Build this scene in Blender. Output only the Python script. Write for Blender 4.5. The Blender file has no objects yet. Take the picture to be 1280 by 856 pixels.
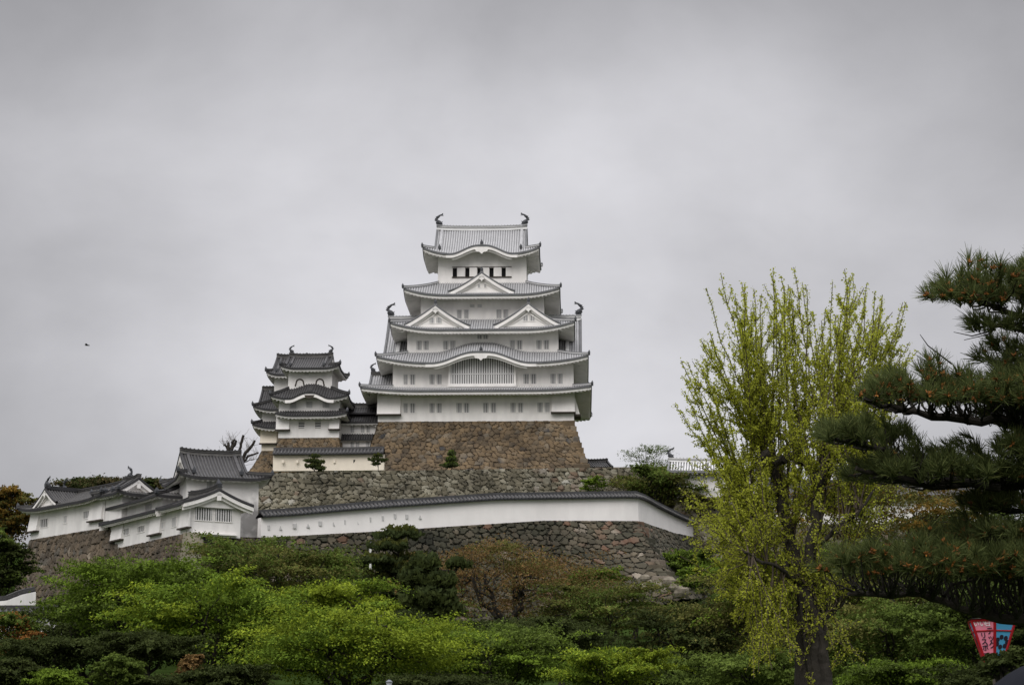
import bpy, math, random
import numpy as np
from mathutils import Vector, Matrix, noise as mnoise
R = math.radians
SC = bpy.context.scene
COL = SC.collection
# ------------------------------------------------------------------ camera
CAMZ, PITCH, FPX = 1.6, R(11.0), 2712.0
cam = bpy.data.cameras.new('camera'); cam.sensor_width = 36; cam.lens = 36*FPX/1280
cam.clip_start = 0.3; cam.clip_end = 6000
camo = bpy.data.objects.new('camera', cam); COL.objects.link(camo)
camo.location = (0, 0, CAMZ); camo.rotation_euler = (R(90)+PITCH, 0, 0)
SC.camera = camo
# ------------------------------------------------------------------ world: overcast sky
W = bpy.data.worlds.new('World'); SC.world = W; W.use_nodes = True
def build_world():
    nt = W.node_tree; N = nt.nodes; Lk = nt.links; N.clear()
    out = N.new('ShaderNodeOutputWorld'); bg = N.new('ShaderNodeBackground')
    sky = N.new('ShaderNodeTexSky'); sky.sky_type = 'NISHITA'; sky.sun_disc = False
    sky.sun_elevation = R(55); sky.sun_rotation = R(200); sky.altitude = 20
    skm = N.new('ShaderNodeVectorMath'); skm.operation = 'SCALE'; skm.inputs['Scale'].default_value = 0.06
    Lk.new(sky.outputs[0], skm.inputs[0])
    tc = N.new('ShaderNodeTexCoord'); sep = N.new('ShaderNodeSeparateXYZ'); Lk.new(tc.outputs['Generated'], sep.inputs[0])
    # base brightness against elevation (z of the direction)
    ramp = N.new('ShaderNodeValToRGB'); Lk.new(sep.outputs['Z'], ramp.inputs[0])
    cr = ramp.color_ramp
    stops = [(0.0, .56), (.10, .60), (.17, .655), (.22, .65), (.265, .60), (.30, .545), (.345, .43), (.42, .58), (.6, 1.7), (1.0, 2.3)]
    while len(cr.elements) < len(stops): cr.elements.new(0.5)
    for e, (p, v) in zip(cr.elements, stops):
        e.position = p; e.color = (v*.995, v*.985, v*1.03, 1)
    # soft streaky clouds
    mp = N.new('ShaderNodeMapping'); mp.inputs['Scale'].default_value = (1.9, 1.3, 2.9)
    mp.inputs['Rotation'].default_value = (0, R(-10), 0); mp.inputs['Location'].default_value = (3.1, 0.4, 1.7)
    Lk.new(tc.outputs['Generated'], mp.inputs[0])
    nz = N.new('ShaderNodeTexNoise'); nz.inputs['Scale'].default_value = 3.2; nz.inputs['Detail'].default_value = 6; nz.inputs['Roughness'].default_value = .52
    nz.inputs['Distortion'].default_value = .15
    Lk.new(mp.outputs[0], nz.inputs['Vector'])
    mr = N.new('ShaderNodeMapRange'); mr.inputs['From Min'].default_value = .25; mr.inputs['From Max'].default_value = .75
    mr.inputs['To Min'].default_value = .78; mr.inputs['To Max'].default_value = 1.20
    Lk.new(nz.outputs[0], mr.inputs['Value'])
    mul = N.new('ShaderNodeVectorMath'); mul.operation = 'SCALE'
    Lk.new(ramp.outputs[0], mul.inputs[0]); Lk.new(mr.outputs[0], mul.inputs['Scale'])
    # the sides of the view are duller cloud
    sx = N.new('ShaderNodeMath'); sx.operation = 'ADD'; sx.inputs[1].default_value = .0; Lk.new(sep.outputs['X'], sx.inputs[0])
    sq = N.new('ShaderNodeMath'); sq.operation = 'MULTIPLY'; Lk.new(sx.outputs[0], sq.inputs[0]); Lk.new(sx.outputs[0], sq.inputs[1])
    m2 = N.new('ShaderNodeMapRange'); m2.inputs['From Min'].default_value = 0; m2.inputs['From Max'].default_value = .055
    m2.inputs['To Min'].default_value = 1.06; m2.inputs['To Max'].default_value = .84; Lk.new(sq.outputs[0], m2.inputs['Value'])
    mul2 = N.new('ShaderNodeVectorMath'); mul2.operation = 'SCALE'; Lk.new(mul.outputs[0], mul2.inputs[0]); Lk.new(m2.outputs[0], mul2.inputs['Scale'])
    # a thinner, brighter patch of cloud
    dv = N.new('ShaderNodeVectorMath'); dv.operation = 'DISTANCE'; dv.inputs[1].default_value = (-.02, .955, .245); Lk.new(tc.outputs['Generated'], dv.inputs[0])
    m3 = N.new('ShaderNodeMapRange'); m3.interpolation_type = 'SMOOTHSTEP'; m3.inputs['From Min'].default_value = .0; m3.inputs['From Max'].default_value = .19
    m3.inputs['To Min'].default_value = 1.16; m3.inputs['To Max'].default_value = 1.0; Lk.new(dv.outputs['Value'], m3.inputs['Value'])
    mul3 = N.new('ShaderNodeVectorMath'); mul3.operation = 'SCALE'; Lk.new(mul2.outputs[0], mul3.inputs[0]); Lk.new(m3.outputs[0], mul3.inputs['Scale'])
    mul2 = mul3
    mix = N.new('ShaderNodeMix'); mix.data_type = 'RGBA'; mix.inputs[0].default_value = .95
    Lk.new(skm.outputs[0], mix.inputs[6]); Lk.new(mul2.outputs[0], mix.inputs[7])
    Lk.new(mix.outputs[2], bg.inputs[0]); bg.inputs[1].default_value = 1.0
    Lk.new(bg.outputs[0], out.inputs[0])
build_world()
sun = bpy.data.lights.new('sun', 'SUN'); sun.energy = 1.5; sun.angle = R(40); sun.color = (1, .97, .93)
suno = bpy.data.objects.new('sun', sun); COL.objects.link(suno)
suno.rotation_euler = (R(50), 0, R(-18))
SC.view_settings.view_transform = 'Standard'; SC.view_settings.look = 'None'
SC.view_settings.exposure = 0.0; SC.view_settings.gamma = 1.0; SC.view_settings.use_curve_mapping = False
SC.cycles.max_bounces = 5; SC.cycles.diffuse_bounces = 3; SC.cycles.transmission_bounces = 3; SC.cycles.transparent_max_bounces = 4

# ------------------------------------------------------------------ pixel -> world
ct, st = math.cos(PITCH), math.sin(PITCH)
def ray(px, py):
    dx = (px-640)/FPX; dy = (428-py)/FPX
    return np.array([dx, ct-dy*st, st+dy*ct])
def P(px, py, Y):
    r = ray(px, py); t = Y/r[1]
    return np.array([r[0]*t, Y, CAMZ+r[2]*t])
class Frame:
    """a local frame: origin in the world, yaw about z; x to the right along the front face, y to the back"""
    def __init__(s, px, py, Y, yaw):
        s.o = P(px, py, Y); s.a = R(yaw); s.c, s.s = math.cos(s.a), math.sin(s.a)
    def L(s, px, py, yl=0.0):
        r = ray(px, py); o = np.array([0, 0, CAMZ])-s.o
        oy = -s.s*o[0]+s.c*o[1]; ry = -s.s*r[0]+s.c*r[1]; t = (yl-oy)/ry
        p = o+r*t
        return (s.c*p[0]+s.s*p[1], p[2])
    def X(s, px, py, yl=0.0): return s.L(px, py, yl)[0]
    def Z(s, px, py, yl=0.0): return s.L(px, py, yl)[1]
    def world(s, x, y, z): return np.array([s.o[0]+x*s.c-y*s.s, s.o[1]+x*s.s+y*s.c, s.o[2]+z])
# ------------------------------------------------------------------ mesh builder
class MB:
    def __init__(s): s.V = []; s.F = []; s.M = []; s.n = 0; s.A = []
    def add(s, V, F, m=0, a=None):
        V = np.asarray(V, float).reshape(-1, 3); F = np.asarray(F, int)
        s.V.append(V); s.F.append(F+s.n); s.n += len(V)
        s.M.append(np.full(len(F), m, int) if np.isscalar(m) else np.asarray(m, int))
        s.A.append(np.full(len(F), .5) if a is None else (np.full(len(F), a) if np.isscalar(a) else np.asarray(a)))
        return s
    def box(s, x0, x1, y0, y1, z0, z1, m=0, a=None):
        V = [(x, y, z) for z in (z0, z1) for y in (y0, y1) for x in (x0, x1)]
        return s.add(V, [(0, 2, 3, 1), (4, 5, 7, 6), (0, 1, 5, 4), (2, 6, 7, 3), (0, 4, 6, 2), (1, 3, 7, 5)], m, a)
    def quad(s, a, b, c, d, m=0): return s.add([a, b, c, d], [(0, 1, 2, 3)], m)
    def grid(s, G, m=0, a=None, close=False):
        G = np.asarray(G, float); n, k = G.shape[:2]
        I = np.arange(n*k).reshape(n, k)
        if close: I = np.concatenate([I, I[:, :1]], 1)
        F = np.stack([I[:-1, :-1], I[1:, :-1], I[1:, 1:], I[:-1, 1:]], -1).reshape(-1, 4)
        return s.add(G.reshape(-1, 3), F, m, a)
    def poly(s, pts, y0, y1, m=0):
        """prism of an (x,z) outline between y0 and y1"""
        n = len(pts); V = [(x, y0, z) for x, z in pts]+[(x, y1, z) for x, z in pts]
        c = np.mean(np.array(pts), 0); V += [(c[0], y0, c[1]), (c[0], y1, c[1])]
        i = np.arange(n); j = (i+1) % n
        s.add(V, np.stack([i, j, j+n, i+n], -1), m)
        s.add(V, np.stack([i, j, np.full(n, 2*n)], -1), m); s.add(V, np.stack([i+n, j+n, np.full(n, 2*n+1)], -1), m)
        return s
    def tube(s, pts, rad, k=6, m=0, a=None, flat=1.0):
        pts = np.asarray(pts, float); n = len(pts); rad = np.broadcast_to(np.asarray(rad, float), (n,))
        T = np.gradient(pts, axis=0); T /= np.linalg.norm(T, axis=1)[:, None]+1e-9
        up = np.array([0, 0, 1.]) if abs(T[:, 2]).mean() < .8 else np.array([1., 0, 0])
        U = np.cross(T, up); U /= np.linalg.norm(U, axis=1)[:, None]+1e-9
        Vv = np.cross(U, T)
        an = np.arange(k)*2*math.pi/k
        G = pts[:, None]+(U[:, None]*np.cos(an)[None, :, None]+flat*Vv[:, None]*np.sin(an)[None, :, None])*rad[:, None, None]
        s.grid(G, m, a, close=True)
        s.add(np.concatenate([G[-1], pts[-1:]]), [(i, (i+1) % k, k) for i in range(k)], m, a)
        return s
    def bar(s, pts, w, h, m=0, z0=0.0, sec=None):
        """rectangular section swept along a path, section centred in plan, bottom at the path"""
        pts = np.asarray(pts, float); T = np.gradient(pts, axis=0); T[:, 2] = 0
        T /= np.linalg.norm(T, axis=1)[:, None]+1e-9
        U = np.stack([T[:, 1], -T[:, 0], T[:, 2]*0], -1)
        sec = sec or [(-w/2, 0), (-w/2, h), (w/2, h), (w/2, 0)]
        G = np.stack([pts+U*a+np.array([0, 0, b+z0]) for a, b in sec], 1)
        s.grid(G, m, close=True)
        k = len(sec)
        for e in (0, -1):
            s.add(np.concatenate([G[e], G[e].mean(0)[None]]), [(i, (i+1) % k, k) for i in range(k)], m)
        return s
    def build(s, name, mats, parent=None, loc=(0, 0, 0), rz=0, smooth=False, merge=False):
        me = bpy.data.meshes.new(name)
        V = np.concatenate(s.V)
        me.vertices.add(len(V)); me.vertices.foreach_set('co', V.ravel())
        lt = np.concatenate([np.full(len(F), F.shape[1], int) for F in s.F]); li = np.concatenate([F.ravel() for F in s.F])
        me.loops.add(len(li)); me.loops.foreach_set('vertex_index', li.astype(np.int32))
        me.polygons.add(len(lt)); ls = np.concatenate([[0], np.cumsum(lt)[:-1]])
        me.polygons.foreach_set('loop_start', ls.astype(np.int32)); me.polygons.foreach_set('loop_total', lt.astype(np.int32))
        for m in (mats if isinstance(mats, (list, tuple)) else [mats]): me.materials.append(m)
        me.polygons.foreach_set('material_index', np.concatenate(s.M).astype(np.int32))
        at = me.attributes.new('tone', 'FLOAT', 'FACE'); at.data.foreach_set('value', np.concatenate(s.A).astype(np.float32))
        me.polygons.foreach_set('use_smooth', np.full(len(lt), smooth))
        me.update(calc_edges=True)
        return link(name, me, parent, loc, rz)
def link(name, data, parent=None, loc=(0, 0, 0), rz=0):
    o = bpy.data.objects.new(name, data); COL.objects.link(o)
    o.location = tuple(loc); o.rotation_euler = (0, 0, rz)
    if parent: o.parent = parent
    return o
def tag(o, label, cat, group=None, kind=None):
    if label: o['label'] = label
    if cat: o['category'] = cat
    if group: o['group'] = group
    if kind: o['kind'] = kind
    return o
def thing(name, label, cat, loc=(0, 0, 0), rz=0, group=None):
    return tag(link(name, None, None, loc, rz), label, cat, group)
# ------------------------------------------------------------------ materials
def mat(name, col, rough=.8, var=.0, scale=1.0, tone=None, tvar=0, bump=0, bscale=8, trans=0, ramp=None, streak=0, spec=.3, stretch=(1, 1, 1), stain=None, gloss=None):
    m = bpy.data.materials.new(name); m.use_nodes = True; nt = m.node_tree; N = nt.nodes; Lk = nt.links
    b = N['Principled BSDF']; b.inputs['Roughness'].default_value = rough; b.inputs['Specular IOR Level'].default_value = spec
    tc = N.new('ShaderNodeTexCoord')
    cur = None
    if ramp:   # colour ramp driven by the per-face tone
        at = N.new('ShaderNodeAttribute'); at.attribute_name = 'tone'
        cr = N.new('ShaderNodeValToRGB'); e = cr.color_ramp.elements
        while len(e) < len(ramp): e.new(.5)
        for x, (p, c) in zip(e, ramp): x.position = p; x.color = (*c, 1)
        Lk.new(at.outputs['Fac'], cr.inputs[0]); cur = cr.outputs[0]
    else:
        rgb = N.new('ShaderNodeRGB'); rgb.outputs[0].default_value = (*col, 1); cur = rgb.outputs[0]
    def scaleby(cur, fac, lo, hi, fmin=.3, fmax=.7):
        mr = N.new('ShaderNodeMapRange'); mr.inputs['From Min'].default_value = fmin; mr.inputs['From Max'].default_value = fmax
        mr.inputs['To Min'].default_value = lo; mr.inputs['To Max'].default_value = hi; Lk.new(fac, mr.inputs['Value'])
        v = N.new('ShaderNodeVectorMath'); v.operation = 'SCALE'; Lk.new(cur, v.inputs[0]); Lk.new(mr.outputs[0], v.inputs['Scale'])
        return v.outputs[0]
    if var:
        mp = N.new('ShaderNodeMapping'); mp.inputs['Scale'].default_value = stretch; Lk.new(tc.outputs['Object'], mp.inputs[0])
        nz = N.new('ShaderNodeTexNoise'); nz.inputs['Scale'].default_value = scale; nz.inputs['Detail'].default_value = 6; nz.inputs['Roughness'].default_value = .6
        Lk.new(mp.outputs[0], nz.inputs['Vector'])
        cur = scaleby(cur, nz.outputs[0], 1-var, 1+var)
    if streak:
        mp = N.new('ShaderNodeMapping'); mp.inputs['Scale'].default_value = (.8, .8, .22); Lk.new(tc.outputs['Object'], mp.inputs[0])
        nz = N.new('ShaderNodeTexNoise'); nz.inputs['Scale'].default_value = 1.2; nz.inputs['Detail'].default_value = 5
        Lk.new(mp.outputs[0], nz.inputs['Vector'])
        cur = scaleby(cur, nz.outputs[0], 1-streak, 1.0, .35, .58)
    if stain:   # ((x,y,z) centre, radius, darkness)
        c, r, dk = stain
        vm = N.new('ShaderNodeVectorMath'); vm.operation = 'DISTANCE'; vm.inputs[1].default_value = c
        mp = N.new('ShaderNodeMapping'); Lk.new(tc.outputs['Object'], mp.inputs[0]); Lk.new(mp.outputs[0], vm.inputs[0])
        nz = N.new('ShaderNodeTexNoise'); nz.inputs['Scale'].default_value = .9; nz.inputs['Detail'].default_value = 6; Lk.new(tc.outputs['Object'], nz.inputs['Vector'])
        ad = N.new('ShaderNodeMath'); ad.operation = 'MULTIPLY_ADD'; ad.inputs[1].default_value = r*1.7; Lk.new(nz.outputs[0], ad.inputs[0]); Lk.new(vm.outputs['Value'], ad.inputs[2])
        cur = scaleby(cur, ad.outputs[0], dk, 1.0, r*1.15, r*2.0)
    Lk.new(cur, b.inputs['Base Color'])
    if bump:
        nz = N.new('ShaderNodeTexNoise'); nz.inputs['Scale'].default_value = bscale; nz.inputs['Detail'].default_value = 5
        Lk.new(tc.outputs['Object'], nz.inputs['Vector'])
        bp = N.new('ShaderNodeBump'); bp.inputs['Strength'].default_value = bump; bp.inputs['Distance'].default_value = .05
        Lk.new(nz.outputs[0], bp.inputs['Height']); Lk.new(bp.outputs[0], b.inputs['Normal'])
    if trans:
        tr = N.new('ShaderNodeBsdfTranslucent'); Lk.new(cur, tr.inputs[0])
        mx = N.new('ShaderNodeMixShader'); mx.inputs[0].default_value = trans
        Lk.new(b.outputs[0], mx.inputs[1]); Lk.new(tr.outputs[0], mx.inputs[2])
        Lk.new(mx.outputs[0], N['Material Output'].inputs[0])
    return m
M = {}
M['plaster'] = mat('white_plaster', (.85, .82, .79), .85, var=.05, scale=.5, streak=.10)
M['plaster_old'] = mat('weathered_white_plaster', (.80, .775, .75), .88, var=.06, scale=.5, streak=.12)
M['plaster_wall'] = mat('wall_plaster', (.84, .81, .785), .88, var=.05, scale=.3, streak=.05)
M['plaster_stain'] = mat('stained_white_plaster', (.80, .775, .75), .88, var=.06, scale=.5, streak=.12, stain=((6.9, 0, 1.7), 2.7, .30))
M['plaster_cream'] = mat('cream_plaster', (.80, .72, .60), .88, var=.05, scale=.5, streak=.08)
M['joint'] = mat('plaster_tile_joint', (.64, .635, .625), .85, var=.10, scale=.6)
M['tile'] = mat('grey_roof_tile', (.18, .18, .185), .6, var=.18, scale=.7)
M['cap'] = mat('pale_cap_tile', (.36, .36, .365), .6, var=.15, scale=.9)
M['dtile'] = mat('dark_roof_tile', (.027, .026, .027), .6, var=.25, scale=.8)
M['dcap'] = mat('dark_cap_tile', (.058, .056, .056), .6, var=.3, scale=1.1)
M['djoint'] = mat('old_tile_joint', (.095, .091, .086), .8, var=.4, scale=1.6)
M['edge'] = mat('eave_edge_tile', (.115, .117, .12), .6, var=.2, scale=1)
M['iron'] = mat('dark_ornament', (.045, .047, .052), .5, var=.2, scale=3)
M['wood'] = mat('dark_timber', (.06, .05, .04), .8, var=.2, scale=3)
M['wooddk'] = mat('dark_interior', (.012, .012, .013), .9)
M['grating'] = mat('white_lattice', (.62, .61, .60), .8, var=.05, scale=3)
M['closed'] = mat('pale_shutter', (.48, .475, .465), .8, var=.05, scale=3)
M['eavewood'] = mat('plastered_eave', (.70, .68, .65), .85, var=.08, scale=.8)
M['stone_keep'] = mat('ochre_stone', (0, 0, 0), .9, var=.5, scale=.5, bump=.6, bscale=6, ramp=[(0, (.040, .029, .020)), (.08, (.060, .048, .036)), (.28, (.105, .080, .052)), (.5, (.145, .104, .062)), (.68, (.172, .122, .070)), (.8, (.115, .096, .072)), (.92, (.20, .158, .108)), (1, (.055, .054, .054))])
M['stone_grey'] = mat('grey_stone', (.0, 0, 0), .92, var=.5, scale=.28, bump=.6, bscale=6, ramp=[(0, (.022, .021, .015)), (.08, (.05, .048, .035)), (.3, (.090, .080, .055)), (.55, (.14, .125, .088)), (.78, (.21, .195, .15)), (.9, (.12, .082, .055)), (1, (.29, .28, .24))])
M['stone_low'] = mat('mossy_stone', (0, 0, 0), .92, var=.40, scale=.35, bump=.6, bscale=6, ramp=[(0, (.010, .010, .007)), (.08, (.028, .028, .019)), (.4, (.056, .053, .036)), (.66, (.082, .071, .050)), (.86, (.12, .10, .070)), (.95, (.13, .075, .050)), (1, (.22, .19, .15))])
M['stone_red'] = mat('red_brown_stone', (0, 0, 0), .92, var=.40, scale=.5, bump=.6, bscale=6, ramp=[(0, (.018, .013, .010)), (.08, (.04, .030, .024)), (.4, (.078, .063, .045)), (.7, (.125, .096, .066)), (.9, (.085, .076, .062)), (1, (.19, .16, .12))])
M['ashlar'] = mat('pale_dressed_stone', (.24, .215, .165), .9, var=.3, scale=.8, bump=.5)
# ------------------------------------------------------------------ tiled roofs
def bumpf(t):
    t = np.clip(np.abs(t), 0, 1)
    return np.where(t < .12, 1.0, .5*(1+np.cos(math.pi*(t-.12)/.88)))
class Side:
    def __init__(s, a0, a1, a0i, a1i, b0, b1, um, U, swap, ze, H, conc, lift, bump=None):
        s.__dict__.update(locals())
    def lo(s, u): return s.a0+(s.a0i-s.a0)*np.minimum(u/s.um, 1)
    def hi(s, u): return s.a1+(s.a1i-s.a1)*np.minimum(u/s.um, 1)
    def shape(s, a, u):
        lo, hi = s.lo(u), s.hi(u); t = np.clip(np.abs((a-(lo+hi)/2)/((hi-lo)/2+1e-6)), 0, 1)
        z = s.lift*np.clip((t-.45)/.55, 0, 1)**2.2*np.clip(1-u/s.um, 0, 1)
        if s.bump:
            ac, w, amp, fade = s.bump; z = z+amp*bumpf((a-ac)/w)*np.clip(1-fade*u, 0, 1)
        return z
    def b(s, u): return s.b0+(s.b1-s.b0)*u
    def prof(s, u): return s.H*((1-s.conc)*u+s.conc*u*u)
    def pos(s, a, u, dz=0.0):
        z = s.ze+s.prof(u)+s.shape(a, u)+dz; b = s.b(u); a, b, z = np.broadcast_arrays(a, b, z)
        return np.stack([b, a, z] if s.swap else [a, b, z], -1)
    def flatpos(s, a, u, dz):
        z = s.ze+s.shape(a, u*0)+dz; b = s.b(u); a, b, z = np.broadcast_arrays(a, b, z)
        return np.stack([b, a, z] if s.swap else [a, b, z], -1)
    def umax(s, a):
        l = (a-s.a0)/(s.a0i-s.a0+1e-9)*s.um if s.a0i-s.a0 > 1e-6 else a*0+9
        r = (s.a1-a)/(s.a1-s.a1i+1e-9)*s.um if s.a1-s.a1i > 1e-6 else a*0+9
        l = np.where(a >= s.a0i, 9, l); r = np.where(a <= s.a1i, 9, r)
        return np.clip(np.minimum(np.minimum(l, r), s.U), 0.0, s.U)
    def rows(s, mb, p=.33, nu=5, skip=None, ch=.10):
        n = max(3, int(round((s.a1-s.a0)/p))); p = (s.a1-s.a0)/n
        a = s.a0+(np.arange(n)+.5)*p
        if skip: a = a[(a < skip[0]) | (a > skip[1])]
        um = s.umax(a); k = um > .02; a = a[k]; um = um[k]
        off = np.array([-.5, -.26, -.17, .17, .26, .5])*p; dz = np.array([0, 0, ch, ch, 0, 0])
        u = um[:, None]*np.linspace(0, 1, nu+1)[None]          # rows x nu+1
        aa = a[:, None, None]+off[None, None]; uu = np.broadcast_to(u[:, :, None], (len(a), nu+1, 6))
        G = s.pos(aa, uu, dz[None, None])
        R_, K = len(a), nu+1
        I = np.arange(R_*K*6).reshape(R_, K, 6)
        F = np.stack([I[:, :-1, :-1], I[:, 1:, :-1], I[:, 1:, 1:], I[:, :-1, 1:]], -1)
        m = np.broadcast_to(np.array([0, 2, 1, 2, 0])[None, None], F.shape[:3])
        mb.add(G.reshape(-1, 3), F.reshape(-1, 4), m.ravel())
    def eave(s, mb, uw, drop=.5, rise=.45, tilt=.2, rafters=.62):
        """dark tile edge, white fascia, soffit up to the wall, rafters"""
        t = np.linspace(0, 1, 61)[:, None]
        e = .14/abs(s.b1-s.b0)
        sec = [(0, .06, 1), (0, -tilt, 1), (e, -tilt, 1), (e, -drop, 0), (e*2.2, -drop, 0), (uw, -drop+rise, 0)]
        lift0 = None
        cols = []
        for u, dz, m in sec:
            u_ = np.full_like(t, u); lo, hi = s.lo(u_), s.hi(u_); a = lo+(hi-lo)*t
            # the shape (corner lift, bump) of the eave line carried inwards
            a_e = s.lo(u_*0)+(s.hi(u_*0)-s.lo(u_*0))*t
            a_use = a_e if not s.bump else np.where(np.abs(a-s.bump[0]) < s.bump[1]*1.02, a, a_e)
            k = 1.0 if u < uw*.9 else .55
            z = s.ze+s.shape(a_use, u_*0)*(k if not s.bump else np.where(np.abs(a-s.bump[0]) < s.bump[1], 1, k))+dz
            b = np.broadcast_to(s.b(u), z.shape)
            P_ = np.concatenate([b, a, z] if s.swap else [a, b, z], 1); cols.append(P_)
        G = np.stack(cols, 1)
        for j in range(len(sec)-1):
            mb.grid(G[:, j:j+2], 1 if sec[j+1][2] else 0)
        if rafters:
            n = int((s.a1-s.a0)/rafters)
            for i in range(n):
                tt = (i+.5)/n; w = .22
                q = []
                for u, dz in ((e*1.6, -drop-.13), (uw*.96, -drop+rise-.13)):
                    lo, hi = float(s.lo(np.array(u))), float(s.hi(np.array(u))); a = lo+(hi-lo)*tt
                    ae = s.a0+(s.a1-s.a0)*tt
                    inb = s.bump and abs(a-s.bump[0]) < s.bump[1]
                    z = s.ze+float(s.shape(np.array(a if inb else ae), np.array(0.0)))*(1 if (u < uw*.5 or inb) else .55)+dz
                    for da in (-w/2, w/2):
                        for zz in (z, z+.17): q.append((float(s.b(u)), a+da, zz) if s.swap else (a+da, float(s.b(u)), zz))
                mb.add(q, [(0, 2, 3, 1), (4, 5, 7, 6), (0, 4, 6, 2), (0, 1, 5, 4), (2, 6, 7, 3)], 0)
def ornament_oni(mb, p, s=1.0, m=0, d=(0, -1)):
    s = s*.72
    """ridge-end tile: a pointed upright block"""
    x, y, z = p; w = .26*s
    V = [(x-w, y-w, z-.1*s), (x+w, y-w, z-.1*s), (x+w, y+w, z-.1*s), (x-w, y+w, z-.1*s),
         (x-w*1.15, y-w, z+.35*s), (x+w*1.15, y-w, z+.35*s), (x+w*1.15, y+w, z+.35*s), (x-w*1.15, y+w, z+.35*s),
         (x+d[0]*.12*s, y+d[1]*.12*s, z+.95*s)]
    mb.add(V, [(0, 1, 5, 4), (1, 2, 6, 5), (2, 3, 7, 6), (3, 0, 4, 7)], m)
    mb.add(V, [(4, 5, 8), (5, 6, 8), (6, 7, 8), (7, 4, 8)], m)
def shachi(parent, p, h, sgn, mats):
    """curling fish finial; sgn = side of the ridge it stands on (-1 left)"""
    mb = MB(); k = h/1.75
    path = np.array([(-.30, 0, .0), (-.05, 0, .18), (.22, 0, .45), (.34, 0, .85), (.22, 0, 1.22), (-.05, 0, 1.45), (-.32, 0, 1.60)])*k
    path[:, 0] *= sgn
    mb.tube(path, np.array([.30, .42, .40, .31, .22, .15, .08])*k, 8)
    def fin(pts): mb.poly([(sgn*x*k, z*k) for x, z in pts], -.05*k, .05*k)
    fin([(-.02, 1.40), (-.55, 1.85), (-.62, 1.60), (-.42, 1.50), (-.70, 1.38), (-.22, 1.42)])
    fin([(.50, .5), (.78, .72), (.56, .8), (.74, 1.05), (.50, 1.05), (.55, 1.32), (.30, 1.25), (.2, .9)])
    fin([(-.22, .3), (-.55, .55), (-.40, .2), (-.62, .02), (-.2, .0)])
    mb.box(-.42*k, .42*k, -.28*k, .28*k, -.35*k, .04*k)
    return mb.build('roof_ornament', mats, parent, loc=p, smooth=False)
def ridge_bar(parent, pts, w, h, mats, name='ridge'):
    mb = MB(); pts = np.asarray(pts, float)
    mb.bar(pts, w, h, 2, sec=[(-w*.5, -.1), (-w*.42, h*.35), (-w*.42, h*.8), (w*.42, h*.8), (w*.42, h*.35), (w*.5, -.1)])
    mb.bar(pts+np.array([0, 0, h*.8]), w*1.1, h*.2, 1)
    mb.bar(pts+np.array([0, 0, h*.38]), w*1.05, h*.12, 0)
    # round cap tiles along the top
    L = np.concatenate([[0], np.cumsum(np.linalg.norm(np.diff(pts, axis=0), axis=1))]); n = int(L[-1]/.42)
    for i in range(n):
        d = (i+.5)/n*L[-1]; q = [np.interp(d, L, pts[:, c]) for c in range(3)]
        mb.box(q[0]-.08, q[0]+.08, q[1]-.08, q[1]+.08, q[2]+h*.95, q[2]+h+.1, 0)
    return mb.build(name, mats, parent)
def gable_end(parent, x, sgn, ya, yb, yc, zf, mats, plaster, inset=.55, bd=.42, win=None, barg=True):
    """triangular white gable standing across x; zf(t) roof height for t 0 (foot) .. 1 (ridge)"""
    n = 14; t = np.linspace(0, 1, n)
    yl = ya+(yc-ya)*t; yr = yb+(yc-yb)*t; z = zf(t)
    Y = np.concatenate([yl, yr[::-1][1:]]); Z = np.concatenate([z, z[::-1][1:]])
    mb = MB(); xi = x-sgn*inset
    zb = z[0]-.25
    G = np.stack([np.stack([np.full_like(Y, xi), Y, np.full_like(Y, zb)], -1), np.stack([np.full_like(Y, xi), Y, Z-.1], -1)], 1)
    mb.grid(G, 0)
    g = mb.build('gable', [plaster], parent)
    if barg:
        b = MB(); x1 = x-sgn*.02; x2 = x-sgn*.24
        for (xa, xb, d0, d1) in ((x1, x2, -.05, -bd), (x2-sgn*.02, x2-sgn*.2, -bd+.1, -bd-.28)):
            A = [np.stack([np.full_like(Y, xx), Y, Z+dd], -1) for xx, dd in ((xa, d0), (xa, d1), (xb, d1), (xb, d0))]
            b.grid(np.stack(A, 1), 0, close=True)
        # hanging ornament under the apex
        zt = z[-1]-bd
        b.box(min(x1, x1-sgn*.12), max(x1, x1-sgn*.12), yc-.22, yc+.22, zt-.55, zt+.1, 0)
        b.build('bargeboard', [plaster], g)
        v = MB()
        pts = np.stack([np.full_like(Y, x-sgn*.1), Y, Z+.04], -1)
        v.bar(pts, .3, .2, 0, sec=[(-.17, -.02), (-.12, .2), (.12, .2), (.17, -.02)])
        v.build('verge_tile', [M['edge'] if mats is PALE else mats[0]], g)
    return g
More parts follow.
